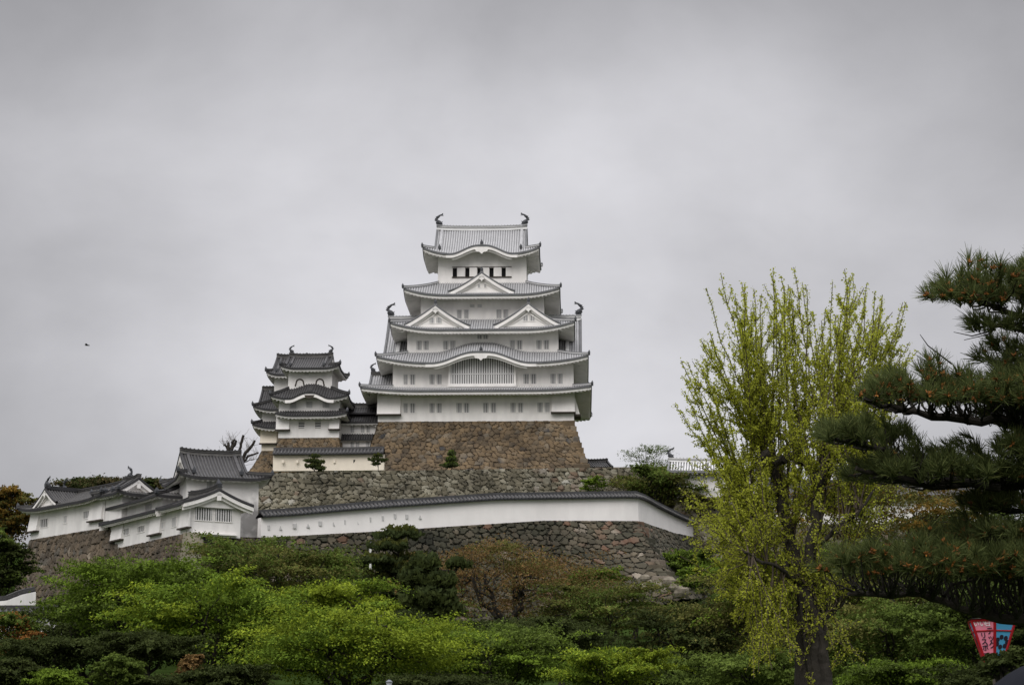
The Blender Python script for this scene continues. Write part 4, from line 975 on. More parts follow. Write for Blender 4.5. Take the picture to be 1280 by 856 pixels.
# ------------------------------------------------------------------ roof beyond the terrace and the turret behind the fresh-leaved tree
F = Frame(700, 587, 300, 8); hip_house(F, 'distant_turret', 'small dark roof peeping over the terrace edge right of the keep base', 'turret', F.X(762, 587)-.8, 6, .3, M['plaster_old'], rise=1.4, um=.001, gx=0, lift=.1, ridge_h=.3)
F = Frame(846, 622, 262, -6)
K = hip_house(F, 'east_turret', 'white turret with a pale striped roof behind the tree with fresh yellow-green leaves', 'turret', 14, 6, F.Z(850, 589, -1), M['plaster_old'], rise=1.7, um=.001, gx=0, lift=.1, ridge_h=.4, mats=[M['tile'], M['joint'], M['joint']], orn=1.2)
mb = MB(); stone_wall('stone_base', [(-.3, 6, -.05), (-.3, -.1, -.05), (14.3, -.1, -.05), (14.3, 6, -.05)], [(-1.6, 6, -14), (-1.6, -2.4, -14), (15.6, -2.4, -14), (15.6, 6, -14)], M['stone_grey'], None, cu=.8, cv=.55, step=.16, seed=60, parent=K)
F = Frame(960, 655, 250, -3); K = hip_house(F, 'east_gallery', 'long white building glimpsed through the branches at the right', 'castle building', 26, 6, 3.0, M['plaster_old'], rise=2.0, um=.2, gx=1.2); stone_wall('stone_base', [(-.1, 6, -.02), (-.1, -.1, -.02), (26.1, -.1, -.02), (26.1, 6, -.02)], [(-1.6, 6, -10), (-1.6, -2.4, -10), (27.6, -2.4, -10), (27.6, 6, -10)], M['stone_grey'], None, cu=.8, cv=.55, step=.18, seed=61, parent=K)
# ================================================================== vegetation
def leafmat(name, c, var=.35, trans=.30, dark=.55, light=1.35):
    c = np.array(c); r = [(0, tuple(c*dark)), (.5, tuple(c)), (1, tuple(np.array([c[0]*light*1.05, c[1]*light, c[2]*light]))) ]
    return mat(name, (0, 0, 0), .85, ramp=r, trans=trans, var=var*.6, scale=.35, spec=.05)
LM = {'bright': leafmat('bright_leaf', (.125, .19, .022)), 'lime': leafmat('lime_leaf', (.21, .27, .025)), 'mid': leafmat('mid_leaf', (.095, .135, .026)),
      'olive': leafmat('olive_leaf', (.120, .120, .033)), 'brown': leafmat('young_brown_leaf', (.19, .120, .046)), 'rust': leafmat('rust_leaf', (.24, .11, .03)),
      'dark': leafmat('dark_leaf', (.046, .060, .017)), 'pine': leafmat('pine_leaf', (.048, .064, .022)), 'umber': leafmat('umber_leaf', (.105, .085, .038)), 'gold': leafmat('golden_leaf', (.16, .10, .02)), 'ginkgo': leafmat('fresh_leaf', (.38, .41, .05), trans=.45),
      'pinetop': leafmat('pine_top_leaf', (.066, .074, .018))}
M['bark'] = mat('dark_bark', (.028, .024, .019), .95, var=.35, scale=2.5, bump=.8, bscale=9)
M['bark2'] = mat('brown_bark', (.075, .058, .042), .95, var=.35, scale=2.5, bump=.8, bscale=9)
def leaves(rng, C, Nrm, size, aspect=1.7, tone=None):
    """one diamond quad per centre"""
    n = len(C); r = rng.normal(size=(n, 3)); Nn = Nrm/np.linalg.norm(Nrm, axis=1)[:, None]
    U = np.cross(Nn, r); U /= np.linalg.norm(U, axis=1)[:, None]+1e-9; V = np.cross(Nn, U)
    s = (size*rng.uniform(.6, 1.25, n))[:, None]
    Q = np.stack([C-U*s*.5*aspect, C-V*s*.5, C+U*s*.5*aspect, C+V*s*.5], 1)
    return Q.reshape(-1, 3), np.arange(4*n).reshape(n, 4)
def curve(p0, p1, sag, n=7, wob=0, rng=None):
    t = np.linspace(0, 1, n)[:, None]; p0 = np.array(p0, float); p1 = np.array(p1, float)
    m = (p0+p1)/2+np.array(sag, float); q = (1-t)**2*p0+2*t*(1-t)*m+t*t*p1
    if wob and rng is not None: q[1:-1] += rng.normal(size=(n-2, 3))*wob
    return q
def tree(name, label, cat, px, py, Y, w, h, leaf, seed, npad=60, lpp=230, ls=.20, flat=.35, padr=None, depth=None, inner=.35, group=None, trunk=True, spread=.34, bark='bark', kind=None, gapz=0, lean=0, leaf2=None, mixf=.0, clumps=None, fill=True, tr=None):
    """crown centre pixel (px,py) at depth Y, crown w x h pixels"""
    rng = np.random.default_rng(seed); w, h = w*1.1, h*1.08; ls = ls*.72; lpp = int(lpp*1.15); npad = int(npad*1.45); flat = flat*1.0; spread = spread*.60; c = P(px, py, Y); k = Y/FPX*1.02; rx, rz = w*k/2, h*k/2; ry = depth or rx*.85
    base = np.array([c[0]+lean, c[1], gz(c[0], c[1])-.2])
    T = thing(name, label, cat, base, group=group); o = base
    pr = padr or rx*spread
    # the crown is a heap of separate clumps, each clump a dome of leafy sprays
    nc = clumps or int(np.clip(npad/7, 6, 16)); i = np.arange(nc)+.5; z = 1-1.55*i/nc; a = i*2.39996+rng.uniform(0, 6); rad = np.sqrt(np.clip(1-z*z, 0, 1))
    R_ = rng.uniform(.52, .72, nc); cc = np.stack([rad*np.cos(a)*rx*R_, rad*np.sin(a)*ry*R_, z*rz*R_], -1); cc[0] *= .3
    cr_ = rng.uniform(.30, .46, nc)
    per = int(npad/nc)+2; pc = []
    for q in range(nc):
        u = rng.normal(size=(per, 3)); u /= np.linalg.norm(u, axis=1)[:, None]; u[:, 2] = np.abs(u[:, 2])*.9-.12; dirn = cc[q]/(np.linalg.norm(cc[q])+1e-6)
        u = u+dirn*.45; pc.append(cc[q]+u*np.array([rx, ry, rz*1.05])*cr_[q]*rng.uniform(.75, 1.05, (per, 1)))
    pc = np.concatenate(pc); npad = len(pc); nrm_ = np.linalg.norm(pc/np.array([rx, ry, rz]), axis=1); pc = pc/np.maximum(1, nrm_/rng.uniform(.98, 1.22, npad))[:, None]
    pc = pc*np.array([1-pr/rx*.35, 1-pr/ry*.35, 1-.05])+c
    C = []; Nr = []; tn = []
    for j in range(npad):
        n = int(lpp*rng.uniform(.5, 1.3)); s = pr*rng.uniform(.7, 1.6); rise_ = rng.uniform(.0, .5)
        th = rng.uniform(0, 2*math.pi, n); rr = s*np.sqrt(rng.random(n))*(1+.28*np.sin(3*th+j)+.18*np.sin(7*th+2*j))
        out = pc[j]-c; out[2] = 0; ol = np.linalg.norm(out)+1e-6; od = out/ol
        out = pc[j]-c; out[2] = 0; ol = np.linalg.norm(out)+1e-6; od = out/ol
        xa = rr*np.cos(th)*1.45; ya = rr*np.sin(th)*.62*(1.15-.4*xa/s); X = xa*od[0]-ya*od[1]; Yy = xa*od[1]+ya*od[0]
        zz = rise_*xa-.30*(xa/s)**2*s*np.sign(xa)*.6-.2*(ya/s)**2*s+rng.normal(size=n)*s*flat*.22
        q = np.stack([X, Yy, zz], -1)+pc[j]
        nn = np.stack([X/s*.35, Yy/s*.35, np.ones(n)*.9], -1)+rng.normal(size=(n, 3))*.5
        C.append(q); Nr.append(nn); tn.append(np.clip(rng.normal(.45+.22*rng.normal(), .2, n), 0, 1))
    if fill:      # loose leaves through the inside of the crown
        n = int(lpp*npad*.15); u = rng.normal(size=(n, 3)); u /= np.linalg.norm(u, axis=1)[:, None]; u *= (rng.random(n)**.4)[:, None]*.86
        C.append(c+u*np.array([rx, ry, rz])); Nr.append(rng.normal(size=(n, 3))+np.array([0, 0, .5])); tn.append(np.clip(rng.normal(.35, .2, n), 0, 1))
    C = np.concatenate(C); Nr = np.concatenate(Nr); tn = np.concatenate(tn)
    Q, Fc = leaves(rng, C-o, Nr, np.full(len(C), ls))
    mi = np.zeros(len(C), int)
    if leaf2:
        # second leaf colour in whole patches
        f = np.array([mnoise.noise(Vector(v)) for v in (C[::40]*.35)]); f = np.repeat(f, 40)[:len(C)]; mi = (f > mixf).astype(int)
    mb = MB(); mb.add(Q, Fc, mi, tn); mb.build('crown', [LM[leaf], LM[leaf2 or leaf]], T)
    if trunk:
        tb = MB(); t0 = np.zeros(3); r0 = tr or max(.14, rx*.07); fork = np.array([c[0], c[1], c[2]-rz*.75])-o; fork[2] = max(fork[2], .6)
        tb.tube(curve(t0, fork, rng.normal(size=3)*.25, 7), np.linspace(r0*1.25, r0*.8, 7), 8)
        idx = rng.choice(npad, min(npad, 26), replace=False)
        nl = 5; mains = []
        for q in range(nl):
            an = q*2*math.pi/nl+rng.uniform(0, .8); e = np.array([c[0]+math.cos(an)*rx*.45, c[1]+math.sin(an)*ry*.45, c[2]+rng.uniform(-.1, .45)*rz])-o
            pth = curve(fork-np.array([0, 0, rng.uniform(0, .4)]), e, (math.cos(an)*rx*.12, math.sin(an)*ry*.12, -rz*.12), 8, .06*rx*.3, rng); mains.append(pth); tb.tube(pth, np.linspace(r0*.55, r0*.22, 8), 6)
        for q in idx:
            e = pc[q]-o; m = mains[int(np.argmin([np.linalg.norm(mm[-1]-e) for mm in mains]))]; s = m[rng.integers(3, 8)]
            tb.tube(curve(s, e, (0, 0, -.1*rz), 6, .03*rx, rng), np.linspace(r0*.24, r0*.06, 6), 5)
        tb.build('trunk', [M[bark]], T)
    return T
TR = [
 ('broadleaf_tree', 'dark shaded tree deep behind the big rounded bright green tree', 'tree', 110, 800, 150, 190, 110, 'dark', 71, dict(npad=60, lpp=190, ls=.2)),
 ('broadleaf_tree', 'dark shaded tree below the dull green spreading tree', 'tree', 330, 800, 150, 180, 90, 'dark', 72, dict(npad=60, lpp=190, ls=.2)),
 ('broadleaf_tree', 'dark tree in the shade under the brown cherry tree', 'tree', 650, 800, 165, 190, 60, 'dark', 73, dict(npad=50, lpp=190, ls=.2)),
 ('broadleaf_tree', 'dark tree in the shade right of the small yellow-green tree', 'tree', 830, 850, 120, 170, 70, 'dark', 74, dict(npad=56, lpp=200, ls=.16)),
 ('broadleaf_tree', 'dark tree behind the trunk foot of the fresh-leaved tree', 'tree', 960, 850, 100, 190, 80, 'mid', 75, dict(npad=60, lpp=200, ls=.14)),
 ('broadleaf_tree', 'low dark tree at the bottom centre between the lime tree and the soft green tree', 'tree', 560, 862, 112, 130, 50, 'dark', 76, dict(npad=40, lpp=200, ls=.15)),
 ('broadleaf_tree', 'green tree low behind the lowest pine bough', 'tree', 1080, 740, 125, 190, 120, 'mid', 77, dict(npad=70, lpp=200, ls=.16, leaf2='olive', mixf=.05)),
 # name, label, category, px, py, Y, w, h, leaf ...
 ('maple_tree', 'big rounded bright green tree in front of the gallery wall, left of the picture', 'tree', 178, 757, 140, 200, 128, 'bright', 1, dict(npad=95, lpp=260, ls=.17, flat=.42, leaf2='mid', mixf=.12)),
 ('maple_tree', 'bright green tree with drooping sprays, between the left big tree and the lime green one', 'tree', 262, 782, 122, 190, 118, 'bright', 2, dict(npad=70, lpp=240, ls=.16, flat=.4, leaf2='lime', mixf=.15)),
 ('maple_tree', 'widest lime green tree of layered sprays at the bottom, left of centre', 'tree', 440, 815, 108, 250, 108, 'lime', 3, dict(npad=92, lpp=250, ls=.135, flat=.36, leaf2='bright', mixf=.12)),
 ('maple_tree', 'upright lime green tree top rising behind the wide lime tree', 'tree', 412, 762, 124, 150, 84, 'lime', 33, dict(npad=44, lpp=230, ls=.15, flat=.42, leaf2='bright', mixf=-.02)),
 ('broadleaf_tree', 'dull green spreading tree under the left end of the long white wall', 'tree', 322, 733, 168, 195, 124, 'mid', 4, dict(npad=85, lpp=250, ls=.19, flat=.38, leaf2='olive', mixf=.0)),
 ('cherry_tree', 'brown-leaved spreading cherry tree in front of the dark stone wall', 'tree', 640, 734, 184, 222, 124, 'brown', 5, dict(npad=74, lpp=160, ls=.17, flat=.30, leaf2='olive', mixf=.12, bark='bark', tr=.5)),
 ('broadleaf_tree', 'olive green tree immediately right of the brown-leaved cherry tree', 'tree', 748, 770, 178, 145, 92, 'mid', 6, dict(npad=55, lpp=190, ls=.18, flat=.36, leaf2='olive', mixf=.1)),
 ('broadleaf_tree', 'soft green low tree below the brown cherry tree at the bottom centre', 'tree', 622, 826, 128, 178, 100, 'mid', 7, dict(npad=62, lpp=240, ls=.15, flat=.36, leaf2='bright', mixf=.2)),
 ('maple_tree', 'small yellow-green tree at the bottom, right of centre', 'tree', 768, 838, 112, 132, 66, 'lime', 8, dict(npad=46, lpp=220, ls=.13, flat=.4, leaf2='bright', mixf=.05)),
 ('broadleaf_tree', 'dark olive tree at the lower right of centre beside the fresh-leaved tree', 'tree', 872, 808, 150, 150, 112, 'dark', 9, dict(npad=66, lpp=210, ls=.18, flat=.3, leaf2='olive', mixf=.08)),
 ('broadleaf_tree', 'dark green tree filling the gap at the foot of the stone corner', 'tree', 936, 808, 160, 125, 125, 'dark', 10, dict(npad=60, lpp=210, ls=.2, flat=.34, leaf2='mid', mixf=.1)),
 ('broadleaf_tree', 'dull green bushy tree between the brown cherry and the small yellow-green tree', 'tree', 700, 800, 150, 100, 60, 'dark', 11, dict(npad=34, lpp=200, ls=.18, flat=.4)),
 ('broadleaf_tree', 'golden-brown tree at the left edge rising above the far turret wall', 'tree', 6, 648, 262, 78, 88, 'gold', 12, dict(npad=60, lpp=190, ls=.3, flat=.5, leaf2='olive', mixf=.1)),
 ('broadleaf_tree', 'tall dark green tree at the left edge below the golden-brown one', 'tree', 0, 712, 222, 70, 100, 'dark', 13, dict(npad=60, lpp=180, ls=.24, flat=.4, leaf2='mid', mixf=.15)),
 ('shrub', 'orange-brown leaved shrub in front of the low white wall at the left edge', 'shrub', 17, 793, 128, 60, 62, 'rust', 14, dict(npad=36, lpp=170, ls=.15, flat=.5, leaf2='mid', mixf=.12)),
 ('shrub', 'dark bush at the very bottom left corner', 'shrub', 12, 846, 104, 90, 50, 'dark', 15, dict(npad=40, lpp=200, ls=.13, flat=.4)),
 ('shrub', 'dark green bush under the orange-brown shrub', 'shrub', 62, 815, 118, 110, 46, 'dark', 16, dict(npad=42, lpp=220, ls=.14, flat=.34)),
 ('shrub', 'small yellow-green bush near the bottom left corner', 'shrub', 72, 850, 98, 62, 32, 'bright', 17, dict(npad=26, lpp=200, ls=.11, flat=.5)),
 ('shrub', 'small reddish-brown pointed bush between the clipped round bush and the lime tree', 'shrub', 238, 838, 100, 34, 46, 'brown', 18, dict(npad=24, lpp=170, ls=.11, flat=.5)),
 ('shrub', 'dark low bush right of the clipped round bush at the bottom', 'shrub', 205, 858, 99, 90, 36, 'dark', 19, dict(npad=34, lpp=200, ls=.12, flat=.4)),
 ('shrub', 'dark green bush at the bottom between the reddish bush and the lime tree', 'shrub', 290, 850, 98, 100, 44, 'dark', 20, dict(npad=36, lpp=200, ls=.12, flat=.4)),
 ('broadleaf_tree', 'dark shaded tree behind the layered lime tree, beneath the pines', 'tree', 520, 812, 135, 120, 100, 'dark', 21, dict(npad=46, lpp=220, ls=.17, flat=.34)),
 ('broadleaf_tree', 'thin pale green tree on the terrace edge right of the keep', 'tree', 812, 574, 272, 56, 44, 'mid', 22, dict(npad=60, lpp=26, ls=.16, flat=.5, tr=.10, clumps=12, fill=False)),
 ('shrub', 'green bush hanging over the right end of the upper stone wall', 'shrub', 828, 606, 263, 96, 62, 'mid', 23, dict(npad=46, lpp=170, ls=.26, flat=.5, leaf2='olive', mixf=.05)),
 ('shrub', 'bright green weeds at the foot of the upper stone wall near the right end', 'shrub', 742, 606, 264, 30, 26, 'bright', 24, dict(npad=14, lpp=80, ls=.2, flat=.6, trunk=False)),
 ('shrub', 'olive bush below the east turret, above the descending white wall', 'shrub', 868, 632, 262, 60, 40, 'olive', 25, dict(npad=30, lpp=150, ls=.24, flat=.5)),
 ('broadleaf_tree', 'brownish olive tree mass behind the far turret roof', 'tree', 125, 611, 275, 90, 30, 'umber', 26, dict(npad=50, lpp=190, ls=.3, flat=.5, leaf2='dark', mixf=.0)),
 ('broadleaf_tree', 'brownish tree crown between the far turret and the tall turret', 'tree', 188, 609, 272, 70, 26, 'umber', 27, dict(npad=34, lpp=170, ls=.3, flat=.5, leaf2='dark', mixf=-.05)),
 ('broadleaf_tree', 'olive brown tree with long bare limbs behind the large foreground pine', 'tree', 1110, 650, 100, 250, 120, 'olive', 28, dict(npad=80, lpp=110, ls=.13, flat=.35, leaf2='gold', mixf=.15, bark='bark', tr=.15, spread=.22)),
 ('broadleaf_tree', 'dark green tree below the lowest pine branch, right of the fresh-leaved tree', 'tree', 1120, 805, 92, 230, 112, 'mid', 29, dict(npad=80, lpp=260, ls=.12, flat=.36, leaf2='olive', mixf=.1)),
 ('broadleaf_tree', 'green tree at the right edge behind the festival lantern', 'tree', 1250, 790, 80, 200, 170, 'mid', 30, dict(npad=84, lpp=260, ls=.12, flat=.38, leaf2='dark', mixf=.0)),
 ('broadleaf_tree', 'mid green tree behind the pine pads at the right edge', 'tree', 1235, 690, 110, 190, 110, 'mid', 31, dict(npad=70, lpp=220, ls=.15, flat=.38, leaf2='dark', mixf=.1)),
 ('broadleaf_tree', 'yellowish green tree directly behind the trunk of the fresh-leaved tree', 'tree', 985, 760, 120, 190, 150, 'olive', 34, dict(npad=80, lpp=230, ls=.15, flat=.36, leaf2='bright', mixf=.12)),
 ('shrub', 'small dark bush in front of the lower right side of the lantern', 'shrub', 1258, 832, 27, 62, 40, 'mid', 70, dict(npad=30, lpp=70, ls=.06, flat=.5, leaf2='dark', mixf=0)),
 ('shrub', 'light green bush at the bottom below the dark green tree on the right', 'shrub', 1130, 850, 70, 150, 50, 'bright', 35, dict(npad=46, lpp=240, ls=.09, flat=.4, leaf2='mid', mixf=.1)),
 ('broadleaf_tree', 'dark tree filling the lower right behind the parasol', 'tree', 1250, 862, 62, 150, 80, 'dark', 36, dict(npad=50, lpp=240, ls=.09, flat=.4)),
 ('shrub', 'low grassy green growth spilling down beside the tumbled stone corner', 'shrub', 872, 700, 243, 46, 34, 'bright', 81, dict(npad=30, lpp=150, ls=.2, flat=.6, leaf2='mid', mixf=.1, trunk=False)),
 ('shrub', 'bright green creeper on the receding stone face right of the corner', 'shrub', 846, 703, 241.5, 50, 40, 'bright', 86, dict(npad=30, lpp=120, ls=.2, flat=.6, leaf2='mid', mixf=.1, trunk=False)),
 ('shrub', 'green growth just below the whitish boulder of the stone corner', 'shrub', 822, 768, 222, 80, 24, 'bright', 82, dict(npad=34, lpp=160, ls=.2, flat=.5, leaf2='mid', mixf=.0, trunk=False)),
 ('shrub', 'bright green low growth right of the brown-leaved cherry tree, under the wall', 'shrub', 742, 722, 222, 70, 26, 'bright', 83, dict(npad=30, lpp=150, ls=.2, flat=.5, leaf2='mid', mixf=.05, trunk=False)),
 ('shrub', 'dark bush filling the gap beneath the left maples beside the clipped round bush', 'shrub', 185, 812, 112, 120, 50, 'dark', 84, dict(npad=44, lpp=200, ls=.14, flat=.4)),
 ('shrub', 'dark low bush right of the street lamp at the bottom edge', 'shrub', 540, 858, 100, 120, 30, 'dark', 85, dict(npad=40, lpp=200, ls=.12, flat=.4)),
 ('shrub', 'green bush on the grass bank at the foot of the lower stone wall', 'shrub', 790, 764, 200, 80, 24, 'mid', 37, dict(npad=30, lpp=160, ls=.2, flat=.5, leaf2='bright', mixf=.1)),
 ('shrub', 'bright grass-green bank bush below the corner of the lower stone wall', 'shrub', 880, 722, 226, 54, 44, 'bright', 38, dict(npad=30, lpp=140, ls=.22, flat=.5, leaf2='mid', mixf=.05)),
 ('shrub', 'small green bush between the pines and the brown-leaved cherry', 'shrub', 520, 750, 196, 110, 36, 'mid', 39, dict(npad=34, lpp=160, ls=.2, flat=.45, leaf2='bright', mixf=.12)),
 ('shrub', 'green shrubs at the wall foot left of the white pole', 'shrub', 420, 712, 204, 90, 46, 'mid', 40, dict(npad=34, lpp=160, ls=.2, flat=.45, leaf2='bright', mixf=.15)),
]
for t in TR:
    tree(*t[:10], **t[10]) if False else tree(t[0], t[1], t[2], t[3], t[4], t[5], t[6], t[7], t[8], t[9], **t[10])
# clipped round bush
tree('clipped_bush', 'neatly clipped round green bush at the bottom left', 'shrub', 151, 842, 98, 60, 46, 'mid', 50, npad=70, lpp=160, ls=.09, flat=.8, spread=.22, inner=.1)
# --- pines in the middle distance: separated flat pads on a leaning trunk
def pine(label, px, Y, pads, seed, ls=.22, nb=340, group=None, name='pine_tree', trunk_top=None, leafm=('pine', 'pinetop'), tr=.28):
    rng = np.random.default_rng(seed); cs = [P(a, b, Y+dy) for a, b, w, h, dy in pads]; base = P(px, 800, Y); base[2] = gz(base[0], base[1])-.2
    T = thing(name, label, 'tree', base, group=group); mb = MB(); k = Y/FPX*1.02
    for c, (a, b, w, h, dy) in zip(cs, pads):
        rx, rz = w*k/2, h*k/2; n = int(nb*w*h/900*2.2); n = max(n, 60)
        u = rng.normal(size=(n, 3)); u /= np.linalg.norm(u, axis=1)[:, None]; u *= (rng.random(n)**.45)[:, None]; u[:, 2] = np.where(u[:, 2] < 0, u[:, 2]*.35, u[:, 2])
        C = c+u*np.array([rx, rx*.8, rz])*(1+.15*np.sin(u[:, :1]*9+a)); C[:, 2] += rz*.16*np.sin(C[:, 0]*4)+rng.normal(size=n)*.05
        N_ = rng.normal(size=(n, 3))*np.array([1, 1, .35]); Q, Fc = leaves(rng, C-base, N_, np.full(n, ls), 2.3)
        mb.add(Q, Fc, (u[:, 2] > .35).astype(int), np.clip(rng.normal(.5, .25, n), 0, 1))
    mb.build('crown', [LM[leafm[0]], LM[leafm[1]]], T)
    tb = MB(); top = max(cs, key=lambda c: c[2])-base; path = curve((0, 0, 0), top, (rng.normal()*.5, 0, 0), 14, .08, rng); tb.tube(path, np.linspace(tr, tr*.25, 14), 7)
    for c in cs:
        e = c-base; j = int(np.argmin(np.abs(path[:, 2]-(e[2]-.4)))); tb.tube(curve(path[j], e-np.array([0, 0, .15]), (0, 0, -.15), 6, .04, rng), np.linspace(tr*.4, .04, 6), 5)
    tb.build('trunk', [M['bark']], T)
pine('layered pine with brown-tinged top pads standing against the long white wall', 492, 186, [(500, 668, 62, 22, 0), (486, 683, 54, 18, -1), (470, 700, 56, 18, -1.5), (515, 700, 66, 20, 1), (498, 712, 60, 26, 0), (470, 726, 56, 24, 0), (522, 722, 60, 26, -1), (495, 740, 74, 30, 0), (470, 757, 50, 26, 1), (520, 762, 64, 30, 0)], 61)
pine('bushy dark pine right of the layered pine, its crown solid and nearly black-green', 540, 170, [(532, 706, 42, 30, 0), (522, 725, 50, 34, 0), (550, 728, 50, 32, 0), (536, 750, 76, 42, 0), (558, 765, 50, 36, 0), (520, 775, 60, 40, 0), (545, 795, 80, 40, 0), (572, 705, 34, 16, 1), (556, 822, 80, 40, 0)], 62, leafm=('dark', 'pine'), ls=.24)
pine('small shaped pine on the terrace in front of the short cream wall', 394, 270.5, [(394, 570, 14, 5, 0), (388, 575.5, 20, 5, 0), (399, 577, 18, 5, 0), (391, 582, 22, 6, 0), (400, 585.5, 18, 6, 0)], 63, ls=.18, nb=1200, tr=.12)
pine('small shaped pine on the terrace at the right end of the short cream wall', 473, 270.5, [(472, 569.5, 12, 5, 0), (467, 574, 14, 5, 0), (477, 575, 15, 5, 0), (470, 579.5, 12, 5, 0)], 64, ls=.18, nb=1100, tr=.1)
pine('small bushy pine on the terrace in front of the ochre keep base', 564, 270.5, [(564, 567, 10, 8, 0), (564, 574, 17, 8, 0), (563, 581, 24, 8, 0)], 65, ls=.2, nb=900, tr=.1, leafm=('pine', 'mid'))
# --- pollarded bare tree behind the tall turret
def bare_tree():
    rng = np.random.default_rng(5); Y = 240; base = P(297, 600, Y); base[2] = gz(base[0], base[1])
    T = thing('bare_tree', 'bare pollarded tree with black stubby limbs behind the tall turret roof', 'tree', base); tb = MB(); q = lambda x, y: P(x, y, Y)-base
    tb.tube(curve((0, 0, 0), q(297, 585), (0, 0, 0), 5), np.linspace(.5, .42, 5), 8)
    def limb(pts, r0, r1):
        p = np.array([q(*a) for a in pts]); t = np.linspace(0, len(p)-1, 9); pp = np.stack([np.interp(t, range(len(p)), p[:, c]) for c in range(3)], -1); pp += rng.normal(size=pp.shape)*.05
        tb.tube(pp, np.linspace(r0, r1, 9), 6); return pp
    ends = []
    for pts, a, b in (([(290, 578), (287.5, 569), (286, 561), (285, 552)], .3, .16), ([(288, 568), (291, 560), (296, 550)], .22, .15), ([(287, 566), (283, 558), (279.5, 555)], .18, .10), ([(289, 562), (291, 552), (293, 549)], .16, .12),
                      ([(294, 580), (298, 565), (302, 552), (304, 544)], .17, .15), ([(300, 580), (306, 568), (314, 558), (319, 551)], .24, .14), ([(303, 577), (309, 565), (313, 562)], .14, .07), ([(302, 578), (311, 570), (323, 565.5)], .17, .09),
                      ([(288, 580), (275, 571), (264, 567)], .14, .10), ([(300, 581), (312, 575), (318, 575)], .07, .04), ([(293, 590), (292, 580), (290, 575)], .35, .3), ([(297, 592), (299, 583), (301, 577)], .3, .25)):
        ends.append(limb(pts, a, b))
    tb.build('trunk', [M['bark']], T)
    tw = MB()
    for e in ends:
        for k in range(9):
            s = e[rng.integers(4, 9)]; d = rng.normal(size=3)*.8+np.array([-.3, 0, 1.0]); d /= np.linalg.norm(d); L = rng.uniform(.6, 1.8)
            tw.tube(curve(s, s+d*L, rng.normal(size=3)*.15, 4), np.linspace(.022, .010, 4), 3)
    tw.build('twigs', [M['bark2']], T)
    rng2 = rng
bare_tree()
